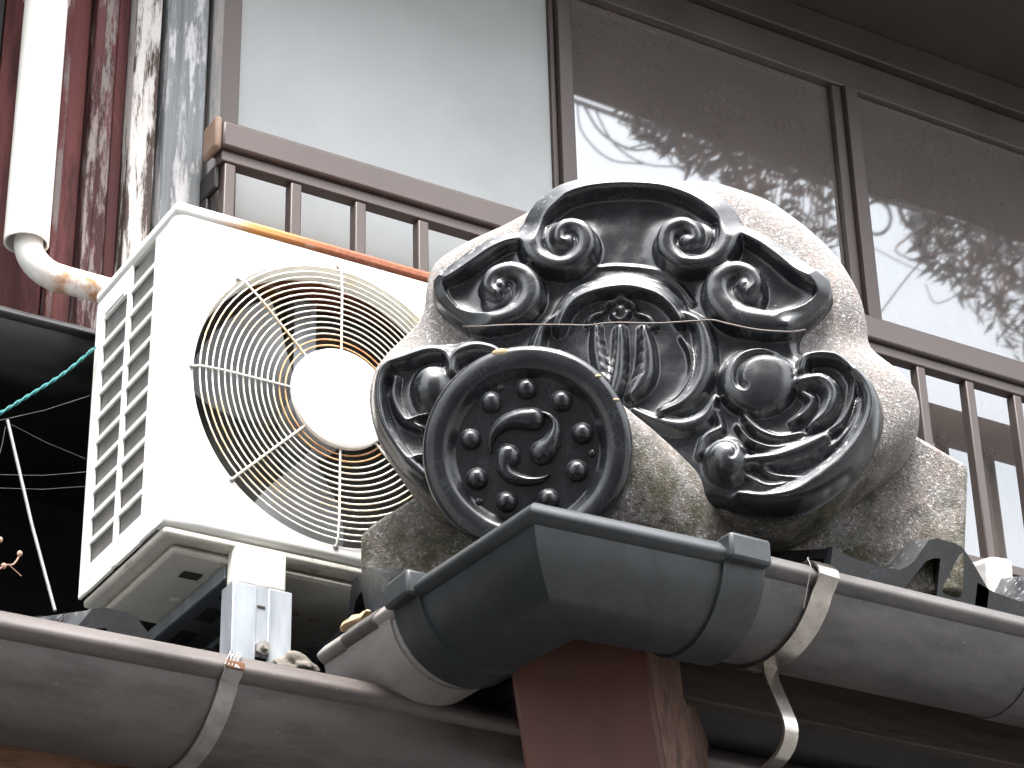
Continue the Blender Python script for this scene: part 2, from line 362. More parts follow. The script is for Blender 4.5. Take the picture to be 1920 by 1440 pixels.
# window
win = part(MB().box(1.614, 7, YW-.012, YW+.06, 5.0, 5.09), 'window', MT['bronze_frame'], house, bevel=.003)   # head track
def stile(x0, x1, y0, y1, z0=3.70, z1=5.0, m='bronze_frame'): return part(MB().box(x0, x1, y0, y1, z0, z1), 'stile', MT[m], win, bevel=.002)
stile(1.616, 1.662, YW-.02, YW+.06)
stile(2.417, 2.430, YW-.004, YW+.03); stile(2.432, 2.468, YW-.018, YW+.03)
stile(3.222, 3.250, YW-.004, YW+.035); stile(3.252, 3.290, YW-.018, YW+.03)
stile(4.06, 4.10, YW-.01, YW+.03); stile(4.9, 4.94, YW-.01, YW+.03)
part(MB().box(1.664, 7, YW-.03, YW+.05, 3.66, 3.71), 'sill', MT['bronze_frame'], win, bevel=.003)
part(MB().box(1.664, 2.416, YW+.004, YW+.010, 3.71, 4.998), 'pane', MT['glass_frosted'], win)
part(MB().box(2.470, 3.220, YW+.012, YW+.018, 3.71, 4.998), 'pane', MT['glass'], win)
part(MB().box(3.292, 4.058, YW+.006, YW+.012, 3.71, 4.998), 'pane', MT['glass'], win)
part(MB().box(4.102, 4.898, YW+.012, YW+.018, 3.71, 4.998), 'pane', MT['glass'], win)

# ------------------------------------------------------------------ guard rail
rail = thing('window_railing', 'low brown metal guard rail with square balusters in front of the window', 'railing', (1.57, YR, 3.70))
XR0, XR1 = 1.572, 5.4
part(MB().box(XR0, XR1, YR, YR+.055, 4.198, 4.258), 'top_rail', MT['bronze_frame'], rail, bevel=.006)
part(MB().box(XR0+.004, XR1, YR+.012, YR+.042, 4.172, 4.197), 'under_rail', MT['bronze_frame'], rail, bevel=.003)
part(MB().box(XR0-.016, XR0-.001, YR-.004, YR+.060, 4.188, 4.262), 'end_cap', MT['rail_cap_tan'], rail, bevel=.008)
for i in range(28):
    x = 1.585+i*.1405
    if x > XR1: break
    part(MB().box(x, x+.024, YR+.014, YR+.040, 3.73, 4.171), 'baluster', MT['bronze_frame'], rail, bevel=.003)
part(MB().box(XR0+.004, XR1, YR+.012, YR+.045, 3.705, 3.729), 'bottom_rail', MT['bronze_frame'], rail, bevel=.003)
part(MB().box(1.571, 1.584, YR+.03, YW-.046, 4.118, 4.171), 'bracket', MT['bronze_dark'], rail, bevel=.004)
part(MB().box(1.571, 1.584, YW-.085, YW-.046, 4.02, 4.117), 'bracket', MT['bronze_dark'], rail, bevel=.004)
for x in (2.43, 3.25, 4.07): part(MB().box(x, x+.02, YR+.056, YW-.02, 4.205, 4.235), 'bracket', MT['bronze_dark'], rail)

# ------------------------------------------------------------------ white drain pipe on the wall
pipe = thing('drain_pipe', 'white plastic downpipe with stained elbow on the maroon boards', 'pipe', (1.222, 3.66, 3.82))
pc = (1.2235, 3.66)
def ring(c, r, z, n=28): return [(c[0]+r*cos(q), c[1]+r*sin(q), z) for q in np.linspace(0, 2*pi, n, endpoint=False)]
part(MB().loft([ring(pc, .041, 3.905), ring(pc, .041, 5.17), ring(pc, .037, 5.17), ring(pc, .037, 3.905)], loop=True), 'outer_sleeve', MT['pvc'], pipe, smooth=50)
pth = [(pc[0]+.004, pc[1], 4.1), (pc[0]+.004, pc[1], 3.93)]
for q in np.linspace(0, pi/2, 10): pth.append((pc[0]+.004+.06*(1-cos(q)), pc[1]-.01*sin(q), 3.905-.06*sin(q)))
pth += [(1.33, 3.645, 3.842), (1.41, 3.64, 3.838), (1.55, 3.64, 3.836)]
part(MB().tube(pth, [.026]*12+[.025, .025, .025], 20), 'elbow', MT['pvc_rust'], pipe, smooth=60)
for zc in (4.45,): part(MB().loft([ring(pc, .0445, zc), ring(pc, .0445, zc+.03), ring(pc, .0415, zc+.03), ring(pc, .0415, zc)], loop=True), 'collar', MT['pvc'], pipe)

# ------------------------------------------------------------------ gutters
def gutter_profile(R, t=.005, n=20, depth=1.0):
    outer = [(R-R*cos(q), -R*depth*sin(q)) for q in np.linspace(0, pi, n)]
    inner = [(R-(R-t)*cos(q), -(R-t)*depth*sin(q)) for q in np.linspace(pi, 0, n)]
    return outer+inner
LIP = [(.012, .019), (.002, .013), (-.010, -.001), (-.0115, -.006), (-.009, -.011), (.001, -.019), (.010, -.018), (.014, 0)]
def lip_loft(fn_rings, k=1.0): return MB().loft([[f(s_*k, z_*k) for s_, z_ in LIP] for f in fn_rings])
def straight_gutter(name, label, X0, X1, Y, Z, R, mat, bead=.0145, group=None, slope=0):
    th_ = thing(name, label, 'gutter', ((X0+X1)/2, Y+R, Z-R), group)
    pr = gutter_profile(R)
    part(MB().loft([[(X, Y+s_, Z+z_+slope*(X-X0)) for s_, z_ in pr] for X in (X0, X1)]), 'trough', mat, th_, smooth=40)
    part(lip_loft([lambda s_, z_, X=X: (X, Y+s_, Z+z_) for X in (X0, X1)], bead/.0145), 'rim_bead', mat, th_, smooth=50)
    part(MB().tube([(X0, Y+2*R, Z), (X1, Y+2*R, Z+slope*(X1-X0))], .006, 8), 'back_lip', mat, th_, smooth=60)
    return th_
XC, YC, ZC, RG = 1.478, 2.368, 2.884, .100
# right run
rg = straight_gutter('gutter', 'grey brown half round gutter running below the window from the corner joint', 1.80, 5.0, YC-.0095, ZC-.002, RG-.004, MT['gutter_grey'])
part(MB().loft([[(X, YC-.0095+s_, ZC-.002+z_) for s_, z_ in [(RG-.004-(RG-.0015)*cos(q), -(RG-.0015)*sin(q)) for q in np.linspace(.15, pi-.15, 18)]+[(RG-.004-(RG-.0065)*cos(q), -(RG-.0065)*sin(q)) for q in np.linspace(pi-.15, .15, 18)]] for X in (2.30, 2.42)]), 'joint_band', MT['gutter_grey'], rg, smooth=40)
# corner fitting: mitred
cf = thing('gutter_corner', 'dark charcoal mitred corner gutter fitting below the ornamental ridge tile', 'gutter corner', (XC+RG, YC+RG, ZC-RG))
pr = gutter_profile(RG+.002, .006, 26)
XE, YE = 1.815, 2.692
def LX(Y): return XC-.05*(Y-YC)
def RY(X): return YC-.04*(min(X, XE)-XC)
def rings_corner(prof, d=0): return [[(LX(YE)+s_, YE, ZC+z_) for s_, z_ in prof], [(XC+s_, YC+s_, ZC+z_) for s_, z_ in prof], [(XE, RY(XE)+s_, ZC+z_) for s_, z_ in prof]]
part(MB().loft(rings_corner(pr)), 'trough', MT['gutter_charcoal'], cf, smooth=30)
br = .0135; bp = [(br*cos(q), br*.9*sin(q)) for q in np.linspace(0, 2*pi, 14, endpoint=False)]
part(MB().loft(rings_corner([(a*.95, b*.95) for a, b in LIP])), 'rim_bead', MT['gutter_charcoal'], cf, smooth=50)
def band_prof(R, ex, a0=.02): return [(R-(R+ex)*cos(q), -(R+ex)*sin(q)) for q in np.linspace(a0, pi-.1, 22)]+[(R-(R-.001)*cos(q), -(R-.001)*sin(q)) for q in np.linspace(pi-.1, a0, 22)]
bpz = band_prof(RG+.002, .005)
part(MB().loft([[(X, RY(X)+s_, ZC+z_) for s_, z_ in bpz] for X in (XE-.056, XE+.008)]), 'sleeve', MT['gutter_charcoal'], cf, smooth=40)
part(MB().loft([[(LX(Y)+s_, Y, ZC+z_) for s_, z_ in bpz] for Y in (YE-.056, YE+.008)]), 'sleeve', MT['gutter_charcoal'], cf, smooth=40)
part(MB().box(XE-.056, XE+.010, RY(XE)-.019, RY(XE)+.018, ZC-.016, ZC+.021), 'clip', MT['gutter_charcoal'], cf, bevel=.005)
part(MB().box(LX(YE)-.019, LX(YE)+.020, YE-.056, YE+.010, ZC-.016, ZC+.021), 'clip', MT['gutter_charcoal'], cf, bevel=.005)
# short leg that pours into the lower gutter
lg = thing('gutter_spout', 'short taupe gutter end pouring into the long brown gutter', 'gutter', (XC+RG, 2.85, ZC-RG))
prl = gutter_profile(RG-.004, .005, 22)
part(MB().loft([[(LX(Y)+.004+s_, Y, ZC-.003+z_) for s_, z_ in prl] for Y in (2.70, 2.905)]), 'trough', MT['gutter_taupe'], lg, smooth=40)
part(lip_loft([lambda s_, z_, Y=Y: (LX(Y)+.004+s_, Y, ZC-.003+z_) for Y in (2.70, 2.905)], .9), 'rim_bead', MT['gutter_taupe'], lg, smooth=60)
bl = [(RG-.004-(RG-.0005)*cos(q), -(RG-.0005)*sin(q)) for q in np.linspace(.0, pi-.1, 22)]+[(RG-.004-(RG-.0045)*cos(q), -(RG-.0045)*sin(q)) for q in np.linspace(pi-.1, .0, 22)]
part(MB().loft([[(LX(Y)+.004+s_, Y, ZC-.003+z_) for s_, z_ in bl] for Y in (2.72, 2.835)]), 'joint_band', MT['gutter_taupe'], lg, smooth=40)
part(lip_loft([lambda s_, z_, Y=Y: (LX(Y)+.003+s_, Y, ZC-.003+z_) for Y in (2.75, 2.835)], 1.0), 'bead_sleeve', MT['gutter_grey'], lg, smooth=60)
# long lower-left gutter
LY, LZ, LR = 2.80, 2.789, .112
lgut = straight_gutter('gutter', 'long brown half round gutter below the air conditioner', -2.0, 2.4, LY, LZ, LR, MT['gutter_brown'], .0165)
# upper-left black gutter
ug = straight_gutter('gutter', 'black half round gutter in shade beside the air conditioner', -2.0, 2.0, 3.45, 3.63, .085, MT['gutter_black'], .010)
rng = np.random.RandomState(3)
def lump(c, r, name, mat, label, cat, n=3, amp=.25, seed=1, parent=None):
    bm = bmesh.new(); bmesh.ops.create_icosphere(bm, subdivisions=n, radius=1); rs = np.random.RandomState(seed); k = rs.randn(6, 3)*2.2; ph = rs.rand(6)*6
    for v in bm.verts:
        p = np.array(v.co); d = 1+amp*sum(sin(k[i]@p+ph[i]) for i in range(6))/3; v.co = Vector(p*d*np.array(r))
    mb = MB(); bm.verts.ensure_lookup_table(); mb.v = [tuple(np.array(v.co)+np.array(c)) for v in bm.verts]; mb.f = [tuple(v.index for v in f.verts) for f in bm.faces]; bm.free()
    if parent: return part(mb, name, mat, parent, smooth=60)
    return single(mb, name, mat, label, cat, smooth=60)
pm = P(715, 1268, 1, 2.80); lump((1.545, 2.835, 2.796), (.035, .03, .016), 'sealant_lump', MT['mortar_tan'], 'tan sealant smear where the short spout meets the brown gutter', 'sealant', amp=.3, seed=4)

# ------------------------------------------------------------------ gutter hangers
YH = YC-.0135
hg = thing('gutter_hanger', 'shiny stainless strap hanger wrapped round the grey gutter with J shaped arm', 'hanger', (1.905, YH+RG, 2.6))
def strap_path(Y, Z, R, X, x2, ex, a0, a1, n=24): return [(X+(x2-X)*(k/(n-1)), Y+R-(R+ex)*cos(q), Z-(R+ex)*sin(q)) for k, q in enumerate(np.linspace(a0, a1, n))]
sp_ = [(1.925, YH+.022, ZC+.021), (1.924, YH+.012, ZC+.0215), (1.923, YH-.001, ZC+.013), (1.922, YH-.012, ZC+.001), (1.9215, YH-.0135, ZC-.008), (1.921, YH-.006, ZC-.018)]+strap_path(YH+.004, ZC-.002, RG-.004, 1.92, 1.885, .004, .27, 2.0)
part(MB().tube(sp_, 1, flat=(.0165, .0016), up=(1, 0, 0)), 'strap', MT['stainless'], hg, smooth=40)
jp = [P(1440, 1238, 0, 1.90), P(1447, 1275, 0, 1.90), P(1468, 1325, 0, 1.90), P(1482, 1365, 0, 1.90), P(1474, 1405, 0, 1.90), P(1445, 1440, 0, 1.90), P(1405, 1470, 0, 1.90), P(1350, 1500, 0, 1.90)]
jp = spline(jp, 26)
part(MB().tube(jp, 1, flat=(.011, .003), up=(1, 0, 0)), 'arm', MT['stainless'], hg, smooth=40)
part(MB().tube(spline([(1.905, YH+.005, ZC+.022), (1.894, YH-.006, ZC+.014), (1.890, YH-.016, ZC-.004), (1.889, YH-.006, ZC-.03), (1.888, YH+.004, ZC-.055)], 12), .0007, 5), 'tie_wire', MT['grey_wire'], hg)
hl = thing('gutter_hanger', 'dull grey strap hanger with wire tie on the long brown gutter', 'hanger', (1.24, LY+LR, 2.6))
part(MB().tube([(1.263, LY-.0155, LZ-.004), (1.263, LY-.013, LZ-.014), (1.262, LY-.003, LZ-.024)]+strap_path(LY, LZ, LR, 1.262, 1.235, .004, .27, 2.2), 1, flat=(.013, .002), up=(1, 0, 0)), 'strap', MT['old_strap'], hl, smooth=40)
part(MB().box(1.250, 1.278, LY-.0185, LY-.0145, LZ-.011, LZ+.001), 'rusty_tab', MT['rust_chip'], hl, bevel=.002)
for k in range(4):
    a_ = .005*k
    part(MB().tube(spline([(1.248+a_, LY-.019, LZ-.008), (1.256+a_, LY-.012, LZ+.009), (1.268+a_*.6, LY+.004, LZ+.022), (1.276-a_*.5, LY+.014, LZ+.026), (1.280-a_, LY+.002, LZ+.021), (1.274-a_, LY-.010, LZ+.010), (1.262+a_*.5, LY-.020, LZ-.010)], 22), .0012, 5), 'tie_wire', MT['grey_wire'], hl)
part(MB().tube([(1.235, LY+LR+.06, 2.69), (1.232, 3.05, 2.70)], 1, flat=(.013, .003), up=(1, 0, 0)), 'arm', MT['old_strap'], hl)

# ------------------------------------------------------------------ roofs and eave tiles
SL = radians(20)
roof = thing('tiled_roof', 'black glazed tiled lower roof carrying the air conditioner and ridge ornament', 'roof', (2.0, 3.0, 2.7))
def deck(pts, name, mat, t=.03): part(MB().prism([np.array(p) for p in pts], (0, 0, -t)), name, MT[mat], roof)
ZE = 2.925; e0x, e0y = XC+.09, YC+.09; zt = lambda d: ZE-.03+d*math.tan(SL)
yb = 3.79
deck([(e0x, e0y, zt(0)), (6, e0y, zt(0)), (6, yb, zt(yb-e0y)), (e0x+(yb-e0y), yb, zt(yb-e0y))], 'deck', 'wall_dark')
deck([(e0x, e0y, zt(0)), (e0x+(yb-e0y), yb, zt(yb-e0y)), (e0x, yb, zt(0))], 'deck', 'wall_dark')
ly0 = LY+LR-.01
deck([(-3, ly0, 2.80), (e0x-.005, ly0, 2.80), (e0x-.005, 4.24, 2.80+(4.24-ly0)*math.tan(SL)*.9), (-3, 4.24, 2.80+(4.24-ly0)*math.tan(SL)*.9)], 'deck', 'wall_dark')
# eave boards and soffits
part(MB().box(1.78, 6, 2.585, 2.61, 2.775, 2.86), 'fascia', MT['fascia_wood'], roof, bevel=.003)
part(MB().box(1.70, 1.725, 2.75, 4.2, 2.775, 2.86), 'fascia', MT['fascia_wood'], roof, bevel=.003)
part(MB().box(1.69, 6, 2.615, 4.2, 2.82, 2.835), 'soffit', MT['soffit_dark'], roof)
part(MB().box(-3, 1.655, 3.03, 3.055, 2.66, 2.775), 'fascia', MT['fascia_orange'], roof, bevel=.003)
part(MB().box(-3, 1.655, 3.06, 4.2, 2.70, 2.715), 'soffit', MT['soffit_dark'], roof)
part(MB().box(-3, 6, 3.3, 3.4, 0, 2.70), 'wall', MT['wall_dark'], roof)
# hip rafter end under the corner
rb = thing('rafter_end', 'reddish brown timber rafter end under the gutter corner', 'beam', (1.62, 2.62, 2.5))
ah = nrm([1, 1.15, 0]); 
bpts = [PD(940, 1150, 3.085, HH), PD(988, 1470, 3.10, HH), PD(1252, 1470, 3.10, HH), PD(1197, 1150, 3.085, HH)]
off = ah*.9+Z3*.28
part(MB().prism(bpts, off), 'beam', MT['beam_red'], rb, bevel=.006)
bp2 = [PD(1198, 1150, 3.10, HH), PD(1253, 1470, 3.115, HH), PD(1300, 1470, 3.16, HH), PD(1262, 1150, 3.16, HH)]
part(MB().prism(bp2, off), 'side_cheek', MT['beam_brown'], rb, bevel=.004)
# roof tile: S profile with a hump, open front
def tile_mb(W=.27, L=.30, hump=.06, apron=.03):
    prof = [(0, .012), (.03, .004), (.08, 0), (.125, .004), (.145, .022), (.165, hump*.92), (.178, hump), (.212, hump), (.228, hump*.93), (.252, .036), (.285, .004)]
    prof = [(x/.27*W, z) for x, z in prof]
    mb = MB(); t_ = .014
    for y0, y1, dz in ((0, L, 0),):
        up_ = [(x, z) for x, z in prof]; lo = [(x, z-t_) for x, z in reversed(prof)]
        mb.loft([[(x, y0, z) for x, z in up_+lo], [(x, y1, z+.0) for x, z in up_+lo]])
    # front apron: thickened lip following the profile
    lip = [(0, .012, -.02), (.03, .004, -.02), (.08, 0, -.02), (.12, .003, -.02), (.134, .011, -.018), (.146, .023, .000), (.165, .055, .026), (.178, .06, .033), (.190, .06, .035), (.1915, .06, -.02), (.212, .06, -.02), (.228, .056, -.02), (.252, .036, -.02), (.285, .004, -.02)]
    lip = [(x/.27*W, a+.002, b) for x, a, b in lip]
    mb.loft([[(x, y, a) for x, a, b in lip]+[(x, y, b) for x, a, b in reversed(lip)] for y in (-.012, .004)])
    mb.loft([[(x, y, a-.004) for x, a, b in lip]+[(x, y, -.02) for x, a, b in reversed(lip)] for y in (.045, .05)])  # added black plate behind the lip, standing in for the dark opening
    return mb
tme = tile_mb().mesh('roof_tile', (0, 0, 0)); tme.materials.append(MT['glaze_clean'])
bm = bmesh.new(); bm.from_mesh(tme); bmesh.ops.recalc_face_normals(bm, faces=bm.faces); bm.to_mesh(tme); bm.free()
for p_ in tme.polygons: p_.use_smooth = True
tme.set_sharp_from_angle(angle=radians(40))
rl = root_loc(roof)
def tile(loc, rz, sl=SL):
    o = bpy.data.objects.new('roof_tile', tme); COL.objects.link(o); o.parent = roof
    o.location = [float(k) for k in np.array(loc)-rl]; o.rotation_euler = (sl, 0, rz)
    o.rotation_mode = 'XYZ'
    # tilt about the tile's own x axis first, then turn
    o.rotation_mode = 'ZYX' if False else 'XYZ'
    return o
for row in range(4):
    for i in range(9):
        x = 2.012+i*.262
        d = row*.25
        if x-.45 < XC+d: continue
        tile((x, YC+.085+d*cos(SL), 2.968+d*sin(SL)), 0)
for row in range(3):
    for i in range(11):
        x = .938+.0-i*.262+.262
        d = row*.25
        if i == 0 and row == 0: continue
        tile((x, LY+LR+.015+d*cos(SL*.9), 2.826+d*sin(SL*.9)), 0, SL*.9)
tile((XC+.085, 3.15, 2.985), -pi/2, radians(11))
lump(P(676, 1166, 0, 1.480), (.014, .026, .012), 'mortar_chunk', MT['foam'], 'crumbling ochre mortar chunk behind the gutter rim under the tile', 'mortar', amp=.5, seed=2)
lump(P(555, 1248, 1, 2.99), (.035, .02, .02), 'mortar_chunk', MT['mortar_tan'], 'grey broken mortar at the foot of the galvanized bracket', 'mortar', amp=.5, seed=6)
# white plaster pads beside the ridge base
pp = thing('plaster_pad', 'white plaster filling beside the grey ridge base', 'plaster', (2.45, 2.6, 3.0))
part(MB().obox((2.445, 2.61, 3.06), (.022, -.004, 0), (.004, .05, .01), (.006, 0, .055)), 'pad', MT['plaster'], pp, bevel=.012, seg=3)
part(MB().obox((2.50, 2.60, 3.015), (.05, 0, -.008), (0, .05, .01), (0, 0, .016)), 'pad', MT['plaster'], pp, bevel=.01, seg=3)

# upper-left pent roof sliver above the black gutter
ur = thing('pent_roof', 'narrow strip of dark tiles between black gutter and maroon boards', 'roof', (0.5, 3.6, 3.6))
part(MB().prism([np.array(p) for p in ((-2, 3.50, 3.62), (2.0, 3.50, 3.62), (2.0, 3.79, 3.80), (-2, 3.79, 3.80))], (0, 0, -.03)), 'deck', MT['wall_dark'], ur)
rs = np.random.RandomState(11)
for i in range(15):
    x = 1.40-i*.235+rs.rand()*.01; hh = .010+.012*rs.rand()
    part(MB().prism([np.array(p) for p in ((x-.225, 3.478, 3.640+hh), (x, 3.478, 3.640), (x, 3.765, 3.822), (x-.225, 3.765, 3.822+hh))], (0, 0, -.018)), 'roof_tile', MT['glaze_clean'], ur, bevel=.004)

# ------------------------------------------------------------------ air conditioner
AX0, AX1, AY0, AY1, AZ0, AZ1 = 1.262, 2.04, 3.055, 3.382, 3.108, 3.667
ac = thing('air_conditioner', 'white outdoor air conditioner unit with round fan grille and rusty top edge', 'air conditioner', ((AX0+AX1)/2, (AY0+AY1)/2, AZ0))
FCX, FCZ, FR = 1.548, 3.378, .243
N = 96
def circ(r, y, cx=FCX, cz=FCZ, n=N): return [(cx+r*cos(q), y, cz+r*sin(q)) for q in np.linspace(0, 2*pi, n, endpoint=False)]
def rectring(y, x0, x1, z0, z1, rc, n=N):
    out = []
    for q in np.linspace(0, 2*pi, n, endpoint=False):
        dx, dz = cos(q), sin(q)
        tx = ((x1-FCX)/dx if dx > 0 else (x0-FCX)/dx) if abs(dx) > 1e-6 else 1e9
        tz = ((z1-FCZ)/dz if dz > 0 else (z0-FCZ)/dz) if abs(dz) > 1e-6 else 1e9
        tt = min(tx, tz); out.append([FCX+dx*tt, y, FCZ+dz*tt])
    for cx, cz in ((x0, z0), (x0, z1), (x1, z0), (x1, z1)):        # snap nearest sample to the corners
        k = min(range(n), key=lambda i: (out[i][0]-cx)**2+(out[i][2]-cz)**2); out[k][0] = cx; out[k][2] = cz
    return out
zt_ = AZ1-.022
part(MB().loft([rectring(AY0+.03, AX0, AX1, AZ0, zt_, 0), rectring(AY0+.010, AX0, AX1, AZ0, zt_, 0), rectring(AY0+.003, AX0+.004, AX1-.004, AZ0+.004, zt_, 0), rectring(AY0, AX0+.012, AX1-.012, AZ0+.01, zt_, 0),
                circ(FR+.010, AY0), circ(FR+.003, AY0+.003), circ(FR, AY0+.010), circ(FR-.004, AY0+.045)], caps=False), 'front_panel', MT['enamel'], ac, smooth=40)
# top lid with a folded front edge
part(MB().box(AX0-.003, AX1+.003, AY0-.004, AY1+.003, zt_+.001, AZ1), 'top_panel', MT['rusty_enamel'], ac, bevel=.007)
# side frame with louvre openings
xs0, xs1 = AX0, AX0+.006
for y0, y1 in ((AY0+.031, 3.140), (3.234, 3.250), (3.349, AY1)): part(MB().box(xs0, xs1, y0, y1, AZ0, zt_), 'side_upright', MT['enamel'], ac, bevel=.002)
zl0, zl1 = 3.150, 3.640; nr = 11; pitch = (zl1-zl0)/nr
for ci, (y0, y1) in enumerate(((3.1405, 3.2335), (3.2505, 3.3485))):
    part(MB().box(xs0+.0005, xs1, y0, y1, AZ0, zl0-.004), 'side_panel', MT['enamel'], ac)
    part(MB().box(xs0+.0005, xs1, y0, y1, zl1-(.040 if ci else -.004), zt_), 'side_panel', MT['enamel'], ac)
    for k in range(nr):
        z = zl0+k*pitch
        if ci and k == nr-1: continue
        part(MB().add([(xs0+.0005, y0, z-.004), (xs0+.0005, y1, z-.004), (xs0+.0005, y1, z+.004), (xs0+.0005, y0, z+.004), (xs0+.005, y0, z-.0035), (xs0+.005, y1, z-.0035), (xs0+.005, y1, z+.004), (xs0+.005, y0, z+.004)],
                      [(0,1,2,3),(7,6,5,4),(0,4,5,1),(3,2,6,7),(0,3,7,4),(1,5,6,2)]), 'louvre_slat', MT['enamel'], ac)
part(MB().box(xs0-.002, xs0+.006, 3.262, 3.340, 3.604, 3.614), 'handle', MT['enamel'], ac, bevel=.002)
part(MB().box(AX0+.0065, AX0+.010, AY0+.04, AY1-.01, AZ0+.01, zt_-.01), 'coil', MT['coil_fins'], ac)
part(MB().box(AX1-.012, AX1, AY0+.031, AY1, AZ0, zt_), 'side_panel', MT['enamel'], ac)
part(MB().box(AX0+.013, AX1-.013, AY1-.01, AY1-.002, AZ0, zt_), 'back_panel', MT['coil_fins'], ac)
part(MB().box(AX0+.03, AX1-.02, AY0+.16, AY0+.165, AZ0+.01, zt_-.01), 'inner_coil', MT['coil_dark'], ac)
# bottom tray: lip and recessed pan
part(MB().box(AX0+.006, AX1-.006, AY0+.006, AY1-.006, AZ0-.016, AZ0-.001), 'tray_lip', MT['tray_metal'], ac, bevel=.006)
part(MB().box(AX0+.030, AX1-.03, AY0+.028, AY1-.03, AZ0-.030, AZ0-.017), 'base_pan', MT['tray_metal'], ac, bevel=.010)
part(MB().box(AX0+.075, AX0+.105, AY0+.085, AY0+.105, AZ0-.033, AZ0-.0305), 'drain_slot', MT['dark_inside'], ac)
part(MB().sphere((AX0+.11, AY0+.19, AZ0-.0305), ((.012, 0, 0), (0, .012, 0), (0, 0, -.003)), 14, 5, True), 'dimple', MT['tray_metal'], ac)
# fan guard: rings, spokes, cap
guard = part(MB().loft([circ(.088, AY0-.012, n=48), circ(.086, AY0-.018, n=48), circ(.078, AY0-.021, n=48), circ(.05, AY0-.0225, n=48), circ(.003, AY0-.023, n=48)], caps=True), 'fan_guard', MT['enamel'], ac, smooth=50)
def ringtube(r, y, w, n=72): 
    return MB().tube([(FCX+r*cos(q), y, FCZ+r*sin(q)) for q in np.linspace(0, 2*pi, n, endpoint=False)], w, 5, loop=True)
for k in range(15):
    r = .096+k*(.239-.096)/14
    part(ringtube(r, AY0-.010+.004*(k/14)**3, .0014), 'guard_ring', MT['wire_rust' if k < 2 else 'wire_grille'], guard, smooth=80)
for k in range(8):
    q = pi/4*k+.0
    d = np.array([cos(q), 0, sin(q)]); c = np.array([FCX, 0, FCZ])
    part(MB().tube([c+d*.088+(0, AY0-.0125, 0), c+d*.20+(0, AY0-.0125, 0), c+d*.238+(0, AY0-.009, 0), c+d*.250+(0, AY0-.002, 0)], .0019, 6), 'guard_spoke', MT['wire_grille'], guard, smooth=80)
    part(MB().sphere(c+d*.250+(0, AY0, 0), ((.005, 0, 0), (0, 0, .005), (0, -.004, 0)), 10, 5, True), 'screw', MT['steel'], ac)
fan = part(MB().loft([circ(.055, AY0+.04, n=32), circ(.055, AY0+.10, n=32)]), 'fan', MT['fan_plastic'], ac, smooth=40)
for k in range(3):
    rings = []
    for r in np.linspace(.05, .215, 9):
        f = (r-.05)/.165; q0 = 2*pi/3*k+2.75-.25*f; span = .72+.30*sin(f*pi*.8); sec = []
        for s_ in np.linspace(-1, 1, 9): q = q0+s_*span/2; sec.append((FCX+r*cos(q), AY0+.085+.035*s_, FCZ+r*sin(q)))
        for s_ in np.linspace(1, -1, 9): q = q0+s_*span/2; sec.append((FCX+r*cos(q), AY0+.088+.035*s_, FCZ+r*sin(q)))
        rings.append(sec)
    part(MB().loft(rings), 'blade', MT['fan_plastic'], fan, smooth=50)
part(MB().box(FCX-.02, FCX+.02, AY0+.12, AY0+.15, AZ0+.02, zt_-.02), 'motor_mount', MT['galvanized'], ac)

# support brackets
def bracket(x, label):
    b = thing('support_bracket', label, 'bracket', (x, AY0, 2.85), 'brackets under the air conditioner')
    part(MB().box(x, x+.088, AY0+.004, AY0+.034, 3.035, 3.105), 'cap', MT['bracket_white'], b, bevel=.008, seg=3)
    # galvanised channel with raised sides and a slot
    zc0, zc1 = 2.83, 3.036; yc = AY0-.002
    part(MB().box(x-.003, x+.036, yc, yc+.004, zc0, zc1), 'channel', MT['galvanized'], b, bevel=.0015)
    part(MB().box(x+.055, x+.094, yc, yc+.004, zc0, zc1), 'channel', MT['galvanized'], b, bevel=.0015)
    part(MB().box(x+.036, x+.055, yc+.003, yc+.007, 2.925, zc1), 'web', MT['galvanized'], b)
    for xx in (x-.003, x+.090): part(MB().box(xx, xx+.004, yc+.004, yc+.04, zc0, zc1), 'flange', MT['galvanized'], b)
    part(MB().box(x+.038, x+.051, yc+.0015, yc+.0035, 3.003, 3.006), 'slot', MT['dark_inside'], b)
    bo = part(MB().tube([(x+.047, yc+.004, 2.937), (x+.047, yc-.006, 2.937)], .012, 6), 'bolt', MT['steel'], b)
    part(MB().tube([(x+.047, yc-.004, 2.937), (x+.047, yc-.016, 2.937)], .006, 10), 'bolt_tip', MT['steel'], bo)
    part(MB().box(x-.001, x+.003, AY0+.035, AY1+.16, 3.0555, 3.0765), 'side_rail', MT['galvanized'], b, bevel=.001)
    pl = part(MB().box(x+.0032, x+.086, AY0+.035, AY1+.16, 3.0545, 3.0585), 'under_plate', MT['galvanized_shade'], b)
    for yy in (3.11, 3.20, 3.30, 3.40): part(MB().box(x+.022, x+.052, yy, yy+.05, 3.0530, 3.0543), 'slot', MT['dark_inside'], pl)
    part(MB().box(x+.0865, x+.090, AY0+.035, AY1+.16, 3.045, 3.0765), 'side_rail', MT['galvanized'], b)
    part(MB().box(x+.0, x+.09, AY1+.12, AY1+.15, 2.93, 3.075), 'rear_leg', MT['galvanized'], b)
    return b
bracket(1.382, 'white capped galvanized bracket holding up the air conditioner beside the short spout')
bracket(1.86, 'galvanized bracket under the far end of the air conditioner behind the ridge ornament')

